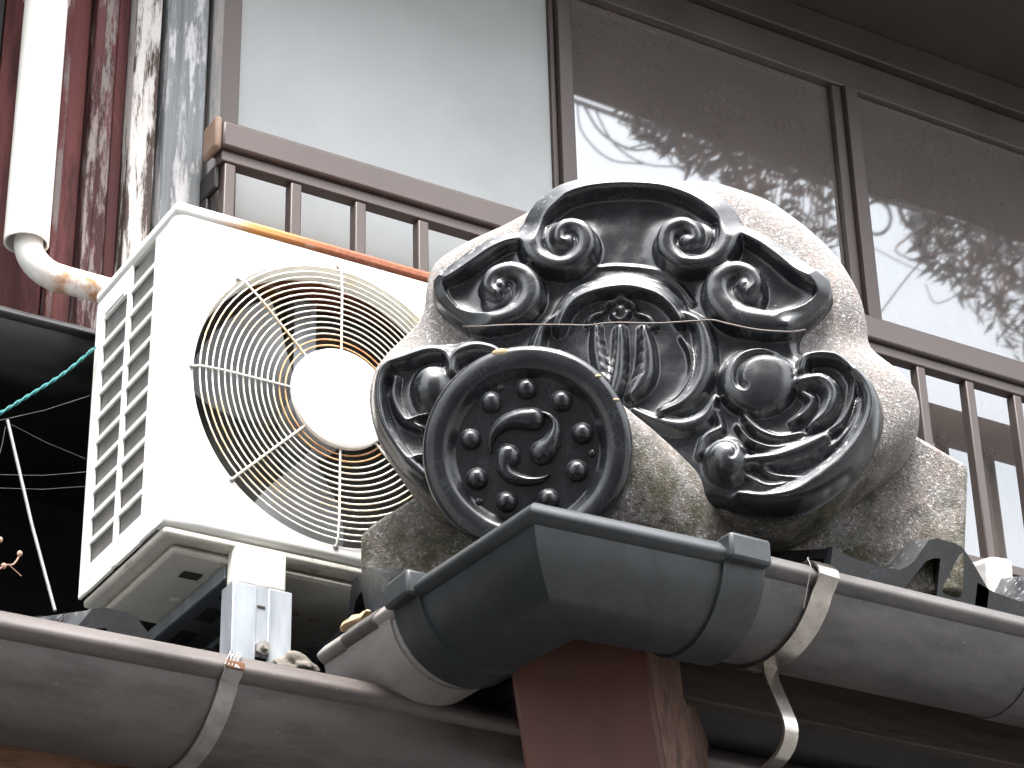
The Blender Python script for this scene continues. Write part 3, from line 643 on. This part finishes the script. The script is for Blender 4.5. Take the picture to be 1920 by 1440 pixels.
# ------------------------------------------------------------------ ridge ornament (onigawara)
AO = AZ+radians(6); AA = np.array([sin(AO), cos(AO), 0]); UU = np.array([cos(AO), -sin(AO), 0])
DEP = 3.15; OO = PD(1170, 650, DEP, AA)
def UV(x, y, h=0.0):
    p = PD(x, y, DEP-h, AA); return np.array([(p-OO)@UU, p[2]-OO[2]])
def WP(u, v, h): return OO+UU*u+Z3*v-AA*h
outline = [(807,510),(829,497),(867,469),(901,446),(934,432),(972,421),(983,402),(995,382),(1015,359),(1042,338),(1088,321),(1147,313),(1200,313),(1258,319),(1296,330),(1328,344),(1363,365),(1381,382),(1392,402),(1401,414),(1422,423),(1448,437),(1477,458),(1506,481),(1530,490),(1547,496),(1556,513),(1562,537),(1559,554),(1547,572),(1527,592),(1505,611),(1500,628),(1506,648),
 (1520,648),(1536,647),(1556,648),(1574,652),(1603,673),(1626,690),(1644,714),(1655,740),(1658,766),(1650,804),(1632,839),(1609,874),(1580,900),(1547,924),(1510,944),(1466,954),(1422,954),(1384,947),(1350,935),(1300,930),(1200,920),(1080,915),(960,915),(860,912),(800,905),(779,894),(750,871),(724,836),(703,801),(692,760),(690,725),(696,693),(706,675),(724,665),(750,656),(779,640),(808,633),(840,631),(862,628),(876,622),(867,607),(834,583),(814,560),(805,534)]
OUT = np.array([UV(x, y, .018) for x, y in outline])
px = .00072
def grid_sdf(poly, U, V):
    d = np.full(U.shape, 1e9); inside = np.zeros(U.shape, bool); near = np.zeros(U.shape+(2,))
    n = len(poly)
    for i in range(n):
        a, b = poly[i], poly[(i+1) % n]; e = b-a; L = e@e
        t = np.clip(((U-a[0])*e[0]+(V-a[1])*e[1])/L, 0, 1); qx = a[0]+t*e[0]; qy = a[1]+t*e[1]
        dd = np.hypot(U-qx, V-qy); m = dd < d; d[m] = dd[m]; near[m, 0] = qx[m]; near[m, 1] = qy[m]
        c = ((a[1] > V) != (b[1] > V)); xs = (b[0]-a[0])*(V-a[1])/((b[1]-a[1]) if abs(b[1]-a[1]) > 1e-12 else 1e-12)+a[0]; inside ^= c & (U < xs)
    return d, inside, near
ps = spline(np.vstack([OUT, OUT[:1]]), 420)[:-1]
g_ = 2.0*px
us = np.arange(ps[:, 0].min()-4*g_, ps[:, 0].max()+4*g_, g_); vv_ = np.arange(ps[:, 1].min()-4*g_, ps[:, 1].max()+4*g_, g_*1.1)
GU, GV = np.meshgrid(us, vv_); sd_, ins, near = grid_sdf(ps, GU, GV)
HF = np.zeros(GU.shape); GID = np.zeros(GU.shape, int)
def stroke(pts, H, gid, base=0.0, n=None, pw=.55):
    """pts: (x,y,halfwidth px) ; raised rounded ridge"""
    P3 = spline(pts, n or max(24, 12*len(pts)))
    A_ = np.array([UV(x, y, (H+base)*.75) for x, y, _ in P3]); Wd = np.maximum(P3[:, 2], 2)*px
    Hs = H if hasattr(H, '__len__') else np.full(len(P3), H)
    lo = A_.min(0)-Wd.max()*1.1; hi = A_.max(0)+Wd.max()*1.1
    j0, j1 = np.searchsorted(us, (lo[0], hi[0])); i0, i1 = np.searchsorted(vv_, (lo[1], hi[1]))
    sub = (slice(max(i0-1, 0), i1+1), slice(max(j0-1, 0), j1+1)); u = GU[sub]; v = GV[sub]; best = np.zeros(u.shape)
    for i in range(len(A_)-1):
        a, b = A_[i], A_[i+1]; e = b-a; L = max(e@e, 1e-12); tt = np.clip(((u-a[0])*e[0]+(v-a[1])*e[1])/L, 0, 1)
        d = np.hypot(u-a[0]-tt*e[0], v-a[1]-tt*e[1]); wd = Wd[i]+(Wd[i+1]-Wd[i])*tt; hh = Hs[i]+(Hs[i+1]-Hs[i])*tt
        k = np.clip(1-(d/wd)**2, 0, 1)**pw*hh
        best = np.maximum(best, k)
    val = np.where(best > 0, base+best, -1); m = val > HF[sub]
    HF[sub] = np.where(m, val, HF[sub]); GID[sub] = np.where(m, gid, GID[sub])
def dome(x, y, rx, ry, H, gid, base=0.0, pw=.6):
    c = UV(x, y, H*.8); d2 = ((GU-c[0])/(rx*px))**2+((GV-c[1])/(ry*px*1.1))**2
    val = np.where(d2 < 1, base+np.clip(1-d2, 0, 1)**pw*H, -1); m = val > HF; HF[:] = np.where(m, val, HF); GID[:] = np.where(m, gid, GID)
# group ids: 1 arch scroll, 2 left wing, 3 right wing, 4 medallion, 5 right cloud, 6 left cloud, 7 crest
def groove(pts, D, H):
    """carved line of depth D in a surface about H high"""
    P3 = spline(pts, 14*len(pts)); A_ = np.array([UV(x, y, H) for x, y, _ in P3]); Wd = P3[:, 2]*px*.95
    best = np.zeros(GU.shape)
    for i in range(len(A_)):
        lo = A_[i]-Wd[i]; hi = A_[i]+Wd[i]; j0, j1 = np.searchsorted(us, (lo[0], hi[0])); i0, i1 = np.searchsorted(vv_, (lo[1], hi[1])); q = (slice(i0, i1+1), slice(j0, j1+1))
        d = np.hypot(GU[q]-A_[i, 0], GV[q]-A_[i, 1]); best[q] = np.maximum(best[q], np.clip(1-(d/Wd[i])**2, 0, 1)**.7)
    HF[:] = np.maximum(HF-best*D*.72, np.minimum(HF, .004))
stroke([(1030,368,26),(1060,350,26),(1110,338,24),(1175,334,23),(1240,337,24),(1300,354,26),(1345,380,27)], .050, 1, pw=.28)
dome(1052,454,62,54,.033, 1, pw=.13); dome(1298,453,64,54,.033, 1, pw=.13)
stroke([(1040,362,26),(1012,386,25),(996,415,25),(993,446,25),(1006,476,23),(1038,491,20),(1072,487,22),(1096,461,25),(1094,432,22),(1071,419,19),(1050,428,17),(1047,446,16),(1058,452,12)], .015, 1, base=.033, pw=.5)
stroke([(1335,374,26),(1362,400,26),(1366,436,25),(1350,472,24),(1316,489,20),(1276,487,21),(1250,461,24),(1252,431,22),(1278,417,19),(1300,427,17),(1305,446,16),(1294,452,12)], .015, 1, base=.033, pw=.5)
dome(1064,449,23,21,.045, 1, pw=.35); dome(1288,449,23,21,.045, 1, pw=.35)
# wings
stroke([(990,440,20),(950,443,18),(915,458,21),(880,480,23),(848,502,20),(822,518,13)], .040, 2, pw=.3)
dome(957,548,60,60,.028, 2, pw=.13)
stroke([(818,522,10),(826,550,13),(850,579,17),(890,594,19),(935,594,21),(974,577,25),(994,546,27),(985,514,24),(956,502,21),(927,511,19),(915,532,18),(928,547,14)], .015, 2, base=.028, pw=.5)
stroke([(1392,428,18),(1430,447,20),(1472,476,22),(1508,504,23),(1540,524,20)], .040, 3, pw=.3)
dome(1378,545,63,60,.028, 3, pw=.13)
stroke([(1543,526,18),(1546,550,20),(1520,579,25),(1478,596,27),(1430,598,28),(1376,585,30),(1346,553,29),(1346,521,25),(1374,501,21),(1404,508,19),(1417,529,17),(1403,545,14)], .015, 3, base=.028, pw=.5)
dome(936,532,22,21,.040, 2, pw=.35); dome(1396,531,23,22,.040, 3, pw=.35)
# medallion ring and horns (outer shoulder slopes up to a higher inner edge)
for dx, dy, wv_, hv in ((0, 0, 17, .022), (0, 6, 12, .030), (0, 10, 7, .036)):
    stroke([(1046+dx,603+dy,wv_),(1064,566+dy,wv_),(1096,541+dy,wv_),(1165,526+dy,wv_),(1222,536+dy,wv_),(1256,559+dy,wv_),(1278,590+dy,wv_)], hv, 4, pw=.4)
stroke([(1058,582,9),(1040,594,14),(1018,612,13),(1006,640,16),(1000,680,20),(1010,720,18)], .026, 4)
stroke([(1268,582,10),(1292,592,17),(1312,606,17),(1322,640,21),(1323,684,23),(1310,720,21),(1282,752,17),(1238,772,9)], .028, 4, pw=.42)
stroke([(1277,628,4),(1294,660,5),(1295,700,5),(1273,738,5),(1238,764,4)], .018, 4)
stroke([(1188,767,8),(1232,788,15),(1282,796,19),(1322,779,16),(1342,742,5)], .020, 4, pw=.42)
stroke([(1085,512,3),(1120,502,3),(1165,498,4),(1230,507,4),(1275,535,4),(1300,568,4)], .007, 4)
# crest: blossom above two drooping leaves with notched edges
dome(1163,577,13,13,.024, 7); stroke([(1148,584,4),(1152,592,4),(1163,596,4),(1174,590,4),(1178,580,4)], .020, 7)
stroke([(1133,574,4),(1140,564,5),(1152,562,5),(1163,555,6),(1174,562,5),(1182,564,5),(1190,574,4)], .024, 7)
stroke([(1128,584,5),(1110,592,6),(1102,606,5)], .016, 7); stroke([(1196,586,5),(1216,594,6),(1228,610,6)], .016, 7)
stroke([(1162,612,12),(1162,650,15),(1158,700,17),(1146,745,13)], .024, 7, pw=.45)
stroke([(1206,612,11),(1212,650,18),(1211,690,22),(1200,718,21),(1184,738,12)], .024, 7, pw=.45)
stroke([(1118,610,10),(1120,650,15),(1128,690,16),(1138,715,10)], .018, 7, pw=.45)
for k in range(5):
    y = 616+k*21; groove([(1176-k*1.0,y+14,3.5),(1190-k,y+4,3.5),(1204,y-4,2.5)], .012, .02)
    y2 = 622+k*18; groove([(1122+k*2,y2,2.5),(1134+k*2,y2+8,3)], .010, .015)
# right cloud
stroke([(1602,690,16),(1630,724,22),(1635,766,25),(1618,812,27),(1588,852,28),(1542,890,28),(1490,922,27),(1436,934,24),(1388,928,18)], .038, 5, pw=.38)
dome(1420,704,78,70,.038, 5, pw=.25)
groove([(1396,716,5),(1384,708,7),(1382,688,9),(1394,664,10),(1420,651,10),(1455,650,10),(1488,664,10),(1500,690,8)], .024, .042)
stroke([(1503,692,13),(1512,668,13),(1540,660,14),(1574,666,14),(1604,688,15)], .036, 5, pw=.4)
stroke([(1500,712,15),(1538,708,19),(1560,732,20),(1550,768,17),(1522,795,8)], .032, 5, pw=.45)
stroke([(1505,735,8),(1522,748,10),(1512,770,10),(1486,788,7)], .022, 5)
stroke([(1602,712,7),(1597,750,9),(1577,790,10),(1545,812,6)], .026, 5, pw=.5); stroke([(1612,750,6),(1600,792,8),(1572,826,8),(1540,848,5)], .024, 5, pw=.5)
stroke([(1396,778,6),(1420,803,10),(1458,818,11),(1502,812,9)], .024, 5); stroke([(1382,792,5),(1405,822,7),(1450,837,8),(1505,826,7)], .027, 5)
stroke([(1402,860,14),(1458,854,20),(1510,836,24),(1546,818,17)], .031, 5, pw=.42)
stroke([(1418,870,5),(1452,890,7),(1508,894,6)], .022, 5); stroke([(1398,892,9),(1440,910,10),(1490,904,8)], .016, 5)
dome(1362,851,44,46,.042, 5, pw=.42)
groove([(1326,862,3.5),(1330,836,3.5),(1346,823,4),(1366,822,4),(1378,834,3.5),(1376,848,3),(1368,852,2)], .010, .04)
stroke([(1312,850,8),(1324,818,9),(1352,802,9)], .018, 5)
stroke([(1343,768,6),(1352,798,8),(1338,812,7)], .016, 5)
# left cloud
stroke([(728,678,16),(710,702,17),(704,745,19),(714,800,22),(742,846,22),(785,888,18)], .036, 6, pw=.38)
stroke([(728,678,14),(760,667,18),(800,653,18),(832,658,14),(844,680,11)], .036, 6, pw=.4)
stroke([(846,695,15),(850,666,17),(880,648,18),(922,652,15),(952,672,12)], .036, 6, pw=.4); dome(890,706,40,44,.042, 6)
dome(808,716,46,52,.040, 6, pw=.45); groove([(772,750,5),(768,720,6),(774,694,7),(796,676,7),(828,674,6)], .018, .034)
stroke([(742,705,7),(738,742,9),(757,782,10),(790,800,8)], .024, 6); stroke([(762,787,6),(780,780,7),(800,774,6)], .03, 6); stroke([(750,864,5),(775,854,6),(800,848,5)], .03, 6)
# spiral lines
groove([(1017,444,3),(1024,462,3.5),(1044,474,3.5),(1066,470,3),(1078,452,3),(1074,438,2.5)], .008, .040)
groove([(1337,440,3),(1328,460,3.5),(1304,474,3.5),(1282,470,3),(1268,452,3),(1272,436,2.5)], .008, .040)
groove([(850,563,4),(880,574,4.5),(915,576,4),(946,566,4),(962,546,3.5),(958,527,3)], .008, .036)
groove([(1515,546,4),(1480,563,4.5),(1440,569,4.5),(1404,566,4),(1376,552,3.5),(1370,534,3.5),(1380,520,3)], .008, .036)
# gentle swell of the ground plus a soft blend
def blur(a, k):
    r = int(k*3)+1; x = np.arange(-r, r+1); ker = np.exp(-x*x/(2*k*k)); ker /= ker.sum()
    a = np.apply_along_axis(lambda q: np.convolve(np.pad(q, r, 'edge'), ker, 'valid'), 0, a)
    return np.apply_along_axis(lambda q: np.convolve(np.pad(q, r, 'edge'), ker, 'valid'), 1, a)
HF *= .86; ground_sw = blur(HF, 9)*.34
HF = np.maximum(blur(HF, 1.15), HF*.55)*.5+blur(HF, 1.5)*.5+ground_sw*(1-np.clip(HF/.02, 0, 1))
HF += .0006*blur(np.random.randn(*HF.shape), 5)*5
# upper edges: shoulder slopes back to the outline; lower lobes: rounded over
vth = UV(1170, 640, 0)[1]; topw = np.clip((GV-vth)/.03+.5, 0, 1); topw = topw*topw*(3-2*topw)
cap_ = .014+.62*sd_; Hc = -.5*(np.sqrt((HF-cap_)**2+.003**2)-(HF+cap_))
e5 = np.clip(sd_/.005, 0, 1); Ha = -.022+(Hc+.022)*np.sqrt(np.clip(1-(1-e5)**2, 0, 1))
e2_ = np.clip(sd_/.020, 0, 1); Hb = -.022+(HF+.022)*np.clip(1-(1-e2_)**2.2, 0, 1)**.62
HF = Ha*topw+Hb*(1-topw)
# surface mesh, border vertices snapped to the outline
nr_, nc_ = GU.shape; keepv = ins.copy()
cell = ins[:-1, :-1] | ins[1:, :-1] | ins[:-1, 1:] | ins[1:, 1:]
Uf, Vf, Hf = GU.copy(), GV.copy(), HF.copy()
o_ = ~ins; Uf[o_] = near[o_][:, 0]; Vf[o_] = near[o_][:, 1]; Hf[o_] = -.022
du = np.gradient(HF, axis=1)/g_; dv = np.gradient(HF, axis=0)/(g_*1.1)
du[o_] = 0; dv[o_] = 0
nrmw = -AA[None, None, :]-du[..., None]*UU-dv[..., None]*Z3; nrmw /= np.linalg.norm(nrmw, axis=2, keepdims=True)
onig = thing('ridge_ornament', 'black glazed ornamental ridge end tile with curling scrolls and crest above the gutter corner', 'roof ornament', OO-Z3*.24+AA*.08)
ol = root_loc(onig)
ci_, cj_ = np.nonzero(cell); gid_c = np.maximum.reduce([GID[ci_, cj_]*0, GID[ci_, cj_]])
nm = {0: 'face_plate', 1: 'arch_scroll', 2: 'wing_scroll', 3: 'wing_scroll', 4: 'medallion', 5: 'cloud_scroll', 6: 'cloud_scroll', 7: 'crest'}
WPT = OO+UU*Uf[..., None]+Z3*Vf[..., None]-AA*Hf[..., None]-ol
for gi, nme in nm.items():
    sel = gid_c == gi; ii, jj = ci_[sel], cj_[sel]
    if not len(ii): continue
    q = np.stack([ii*nc_+jj, ii*nc_+jj+1, (ii+1)*nc_+jj+1, (ii+1)*nc_+jj], 1); uq, inv = np.unique(q, return_inverse=True); inv = inv.reshape(q.shape)
    me = bpy.data.meshes.new(nme); me.from_pydata(WPT.reshape(-1, 3)[uq].tolist(), [], inv.tolist()); me.materials.append(MT['glaze'])
    for p_ in me.polygons: p_.use_smooth = True
    me.normals_split_custom_set_from_vertices(nrmw.reshape(-1, 3)[uq].tolist())
    o = bpy.data.objects.new(nme, me); COL.objects.link(o); o.parent = onig
# rough body behind the glazed face
body_px = [(1170,392),(1258,362),(1330,350),(1404,370),(1454,388),(1506,426),(1550,464),(1580,500),(1602,538),(1616,568),(1625,605),(1627,640),(1630,660),(1660,680),(1699,709),(1722,740),(1726,778),(1717,818),(1690,856),(1647,890),(1588,930),(1540,975),(1470,1005),(1300,1010),(1100,1005),(900,990),(800,945),(765,908),(738,870),(712,830),(700,800),(694,750),(702,700),(732,660),(772,630),(798,602),(800,565),(803,535),(812,503),(870,468),(930,440),(985,415),(1050,400),(1100,396)]
cpx = (1175, 660)
def polar(poly, c, n=200):
    out = []; P2 = np.array(poly)-c
    for q in np.linspace(0, 2*pi, n, endpoint=False):
        d = np.array([cos(q), sin(q)]); best = .0
        for i in range(len(P2)):
            a, b = P2[i], P2[(i+1) % len(P2)]; e = b-a; den = d[0]*e[1]-d[1]*e[0]
            if abs(den) < 1e-12: continue
            t_ = (a[0]*e[1]-a[1]*e[0])/den; s_ = (a[0]*d[1]-a[1]*d[0])/den
            if t_ > 0 and -1e-9 <= s_ <= 1+1e-9: best = max(best, t_)
        out.append(best)
    return np.array(out)
HB = -.075
BO = np.array([UV(x, y, HB) for x, y in body_px]); cc = UV(*cpx, 0)
rF = polar(ps, cc); rB = polar(BO, cc)
def sm(a, k=2):
    for _ in range(k): a = (np.roll(a, 1)+a*2+np.roll(a, -1))/4
    return a
rB = sm(np.maximum(rB, rF*.93)); rF = sm(rF)
qs = np.linspace(0, 2*pi, 200, endpoint=False)
rsn = np.random.RandomState(5)
def rg_(r, h): return [WP(cc[0]+r[i]*cos(qs[i]), cc[1]+r[i]*sin(qs[i]), h) for i in range(200)]
rings = [rg_(rF*.95, -.012), rg_(rF*.985, -.017)]
for f in np.linspace(.15, 1, 8): rings.append(rg_(rF*.985+(rB-rF*.985)*sin(f*pi/2), -.018-(.075-.018)*(1-cos(f*pi/2))))
rings += [rg_(rB*1.0, -.10), rg_(rB*.99, -.135), rg_(rB*.96, -.15)]
part(MB().loft(rings), 'body', MT['crust'], onig, smooth=60)
slab_px = [(675,1000),(700,978),(775,930),(850,860),(1000,800),(1400,760),(1600,780),(1720,815),(1815,870),(1806,1110),(1300,1130),(676,1075)]
sb = [PD(x, y, 3.285, AA) for x, y in slab_px]
part(MB().prism(sb, AA*.035), 'base_slab', MT['crust'], onig, bevel=.008)
# ridge behind
rc = OO+AA*.16-Z3*.15
part(MB().loft([[rc+AA*d+UU*(.13*cos(q))+Z3*(.13*sin(q)+d*.25) for q in np.linspace(0, 2*pi, 24, endpoint=False)] for d in (0, .9)]), 'ridge', MT['crust'], onig, smooth=50)
# wire stretched across the face
wpx = [(868,612),(900,612),(960,609),(1060,609),(1100,610),(1150,605),(1230,606),(1300,602),(1335,600),(1365,607),(1420,618),(1480,622),(1510,618)]
wp = spline([np.array(PD(x, y, DEP-.046 if 880 < x < 1490 else DEP-.01, AA)) for x, y in wpx], 70)
single(MB().tube(wp, .0013, 6), 'wire', MT['copper_wire'], 'thin brown wire stretched across the black ridge ornament', 'wire', smooth=80)

# ------------------------------------------------------------------ round end tile with comma crest
AB = AZ+radians(8); RIS = radians(17)
bax = np.array([sin(AB)*cos(RIS), cos(AB)*cos(RIS), sin(RIS)]); e1 = np.array([cos(AB), -sin(AB), 0]); e2 = np.cross(e1, bax); 
PDc = PD(986, 840, 2.985, AA); RD = .1455
rt = thing('round_ridge_tile', 'round black glazed end tile with bead ring and three comma crest', 'roof tile', PDc-Z3*.13+bax*.06)
def dq(x, y, h):      # pixel on plane at height h in front of the disc face
    c = PDc-bax*h; d = ray(x, y); t_ = ((c-CAM)@bax)/(d@bax); p = CAM+d*t_-c; return np.array([p@e1, p@e2])
def dw(u, v, h): return PDc+e1*u+e2*v-bax*h
def lathe(prof, n=96): return [[dw(r*cos(q), r*sin(q), h) for q in np.linspace(0, 2*pi, n, endpoint=False)] for r, h in prof]
part(MB().loft(lathe([(RD-.004, -.075), (RD-.001, -.03), (RD, -.010), (RD-.003, -.002), (RD-.009, .0015), (RD-.022, .0025), (RD-.030, .001), (RD-.036, -.003), (RD-.040, -.010), (RD-.046, -.0135)]), caps=False), 'rim', MT['glaze_clean'], rt, smooth=60)
fld = part(MB().loft(lathe([(RD-.0455, -.0135), (RD-.052, -.0145), (RD-.064, -.0140), (.04, -.0125), (.004, -.012)]), caps=True), 'field', MT['glaze_clean'], rt, smooth=60)
beads = [(986,728),(920,753),(1052,751),(881,823),(1091,812),(893,897),(1081,882),(949,940),(1028,935)]
for k, (x, y) in enumerate(beads):
    u, v = dq(x, y, -.008); r = .0152+.001*rs.rand(); part(MB().sphere(dw(u, v, -.0145), (e1*r, e2*r, -bax*.0165), 18, 9, True), 'bead', MT['glaze_clean'], fld, smooth=60)
for (x, y) in [(938,727),(899,940),(1110,850)]:
    u, v = dq(x, y, -.014); r = .006; part(MB().sphere(dw(u, v, -.0150), (e1*r, e2*r, -bax*.005), 12, 6, True), 'bead', MT['glaze_clean'], fld, smooth=60)
for cp in ([(998,785,20),(975,785,17),(948,792,13),(928,808,9),(918,832,5),(920,850,2)],
           [(1016,848,21),(1032,832,16),(1041,810,11),(1040,790,7),(1025,776,4),(1008,772,2)],
           [(951,856,22),(946,876,15),(958,893,12),(985,901,9),(1012,899,6),(1030,890,2)]):
    q3 = spline(cp, 30); rings = []
    head = np.array([dq(q3[0][0], q3[0][1], -.005)])[0]
    pts2 = np.array([dq(x, y, -.008) for x, y, _ in q3]); wdt = q3[:, 2]*px*1.22
    mbc = MB(); prev = None
    for i in range(len(pts2)):
        tg = nrm(pts2[min(i+1, len(pts2)-1)]-pts2[max(i-1, 0)]); nn = np.array([-tg[1], tg[0]]); hgt = .004+.0135*min(1, wdt[i]/.012)
        rings.append([dw(*(pts2[i]+nn*wdt[i]*c_), -.0135+hgt*s_) for c_, s_ in [(cos(a), sin(a)) for a in np.linspace(0, pi, 11)]])
    # rounded head
    tg = nrm(pts2[1]-pts2[0]); nn = np.array([-tg[1], tg[0]]); hr = []
    for f in (.999, .9, .7, .4):
        k2 = sqrt(1-f*f); hr.append([dw(*(pts2[0]-tg*wdt[0]*f+nn*wdt[0]*k2*c_), -.0135+.0172*k2*s_) for c_, s_ in [(cos(a), sin(a)) for a in np.linspace(0, pi, 11)]])
    mbc.loft(hr+rings, closed=False); part(mbc, 'comma', MT['glaze_clean'], fld, smooth=70)
# chipped glaze on the rim
for (x, y, r) in [(936,652,.009),(1128,698,.004),(1163,745,.004)]:
    u, v = dq(x, y, 0); k = (RD-.006)/math.hypot(u, v); part(MB().sphere(dw(u*k, v*k, -.002), (e1*r*1.4, e2*r*.7, -bax*.0045), 9, 5, True), 'chip', MT['foam'], rt, smooth=60)
# mortar barrel running back under the ornament
brr = []
bc = spline([(1010, 862, .06, .118), (1030, 880, .075, .134), (1075, 920, .11, .136), (1115, 955, .15, .138), (1165, 1005, .20, .142), (1205, 1050, .25, .15), (1240, 1100, .30, .155)], 22)
for x, y, d, r in bc:
    c_ = PD(x, y, 2.985+d, AA)
    brr.append([c_+(e1*cos(q)+e2*sin(q))*r*(1+.012*sin(5*q+d*30)) for q in np.linspace(0, 2*pi, 64, endpoint=False)])
part(MB().loft(brr), 'barrel', MT['crust'], rt, smooth=60)

# ------------------------------------------------------------------ small things by the dark recess
single(MB().tube([P(14, 788, 1, 3.06), P(60, 985, 1, 3.02), P(103, 1145, 1, 2.975)], .0025, 8), 'guy_rod', MT['grey_wire'], 'thin grey rod leaning from the roof tiles in front of the dark recess', 'rod', smooth=60)
st = thing('string', 'teal twisted string tied to the side of the air conditioner', 'string', P(5, 770, 1, 3.36))
sp0 = [P(178, 652, 1, 3.36), P(120, 700, 1, 3.36), P(60, 738, 1, 3.36), P(5, 772, 1, 3.36), P(-40, 800, 1, 3.36)]
sp_s = spline(sp0, 80)
for ph in (0, pi):
    part(MB().tube([p+np.array([0, cos(k*.55+ph)*.0022, sin(k*.55+ph)*.0022]) for k, p in enumerate(sp_s)], .0019, 5), 'strand', MT['green_string'], st, smooth=80)
wb = thing('cobweb', 'fine cobweb threads across the dark recess beside the air conditioner', 'cobweb', P(60, 800, 1, 3.2))
for a, b in (((0, 788), (168, 742)), ((0, 890), (160, 885)), ((0, 915), (160, 912)), ((10, 790), (160, 860)), ((10, 800), (0, 850))):
    part(MB().tube([P(*a, 1, 3.30), P((a[0]+b[0])/2, (a[1]+b[1])/2+4, 1, 3.30), P(*b, 1, 3.30)], .0003, 4), 'thread', MT['web'], wb)
tw = thing('dry_twig', 'dry reddish twig with tiny buds in the dark recess', 'twig', P(-30, 1090, 1, 3.0))
part(MB().tube(spline([P(-30, 1100, 1, 3.0), P(5, 1062, 1, 3.0), P(25, 1058, 1, 3.0), P(38, 1040, 1, 3.0)], 14), .0012, 5), 'stem', MT['dry_twig'], tw)
part(MB().tube([P(18, 1060, 1, 3.0), P(40, 1080, 1, 3.0)], .0007, 5), 'stem', MT['dry_twig'], tw)
for (x, y) in ((37, 1038), (7, 1061), (0, 1012)): part(MB().sphere(P(x, y, 1, 3.0), ((.004, 0, 0), (0, .004, 0), (0, 0, .0045)), 8, 6), 'bud', MT['dry_twig'], tw)

# ------------------------------------------------------------------ overhead telephone cables above the street (seen mirrored in the panes)
VY = 2.6
def mir(x, y, Y=VY):
    p = P(x, y, 1, 2*YW-Y); return np.array([p[0], Y, p[2]])
cb = thing('overhead_cables', 'looped telephone cables mirrored in the window panes', 'cables', mir(1640, 420))
def cab(pts, r): part(MB().tube(spline([mir(x, y) for x, y in pts], 40), r, 6), 'cable', MT['cable'], cb, smooth=80)
cab([(700,42),(1000,132),(1300,237),(1600,340),(1900,427),(2200,517)], .016); cab([(700,58),(1000,152),(1300,257),(1620,360),(1920,450),(2200,540)], .008)
cab([(1090,182),(1100,240),(1150,290),(1215,300)], .003); cab([(1100,185),(1135,240),(1190,272),(1240,270)], .004); cab([(1120,190),(1160,262),(1220,300),(1300,305)], .003); cab([(1180,272),(1240,262),(1270,300)], .003)
for (x, y, r) in ((1208, 230, 14), (1250, 252, 16), (1648, 405, 27)):
    cab([(x+r*cos(q), y+r*1.15*sin(q)) for q in np.linspace(0, 2*pi, 12)], .006)
cab([(1690,385),(1700,410),(1725,430),(1750,418),(1760,405)], .008); cab([(1722,425),(1728,455),(1735,430)], .008)
cab([(1630,455),(1720,500),(1800,520),(1960,600)], .002); cab([(1650,590),(1720,500),(1790,440)], .003); cab([(1740,530),(1760,565),(1810,540),(1860,480)], .002)
rs2 = np.random.RandomState(21)
def vine(label, x0, x1, top, drop, n):
    vt = thing('hanging_vine', label, 'vine', mir((x0+x1)/2, top((x0+x1)/2)), 'vines on the overhead cables')
    mb = MB(); ms = MB()
    for k in range(n):
        x = x0+(x1-x0)*rs2.rand(); f = rs2.rand()**1.6; y = top(x)+f*drop(x); Y = VY+rs2.randn()*.10
        p = mir(x, y, Y); a = rs2.randn(3); a /= np.linalg.norm(a); b = np.cross(a, rs2.randn(3)); b /= np.linalg.norm(b); L = .020+.028*rs2.rand()
        mb.add([p-a*L, p+b*L*.22, p+a*L*1.3, p-b*L*.22], [(0, 1, 2, 3)])
    for k in range(n//9):
        x = x0+(x1-x0)*rs2.rand(); y0 = top(x)-15; L = drop(x)*(.5+.6*rs2.rand()); c = rs2.randn()*14
        ms.tube(spline([mir(x, y0), mir(x+c, y0+L*.4), mir(x+c*1.8+6*rs2.randn(), y0+L*.75), mir(x+c*.8, y0+L)], 10), .002+.003*rs2.rand(), 4)
    part(mb, 'foliage', MT['vine_leaf'], vt, smooth=0, fixn=False); part(ms, 'stem', MT['dry_twig'], vt, smooth=60)
vine('dark vine hanging from overhead cables, mirrored in the pane beside the frosted one', 1195, 1580, lambda x: 152+.31*(x-1060), lambda x: 50+.42*(x-1195), 650)
vine('dark vine hanging from overhead cables, mirrored in the pane above the right railing', 1715, 2060, lambda x: 362+.29*(x-1600), lambda x: 70+.75*(x-1715), 650)

# ------------------------------------------------------------------ unseen house across the lane, sized to block sky from the ornament's reflections
oh = thing('opposite_house', 'tall dark house across the lane, unseen, sized to darken reflections', 'house', (-2.6, -5.2, 0))
part(MB().box(-6.5, 1.2, -8, -2.4, 0, 8.6), 'wall', MT['facade_far'], oh)
part(MB().prism([np.array(p) for p in ((-7, -1.8, 8.5), (1.7, -1.8, 8.5), (1.7, -5.2, 10.6), (-7, -5.2, 10.6))], (0, 0, .15)), 'roof', MT['wall_dark'], oh)
part(MB().prism([np.array(p) for p in ((-7, -8.6, 8.5), (1.7, -8.6, 8.5), (1.7, -5.2, 10.6), (-7, -5.2, 10.6))], (0, 0, .15)), 'roof', MT['wall_dark'], oh)
for zz in (1.0, 3.6, 6.2):
    for xx in (-5.6, -3.2, -.8):
        wf = part(MB().box(xx, xx+1.3, -2.45, -2.34, zz, zz+1.3), 'window', MT['bronze_dark'], oh); part(MB().box(xx+.06, xx+1.24, -2.338, -2.332, zz+.06, zz+1.24), 'pane', MT['glass'], wf)
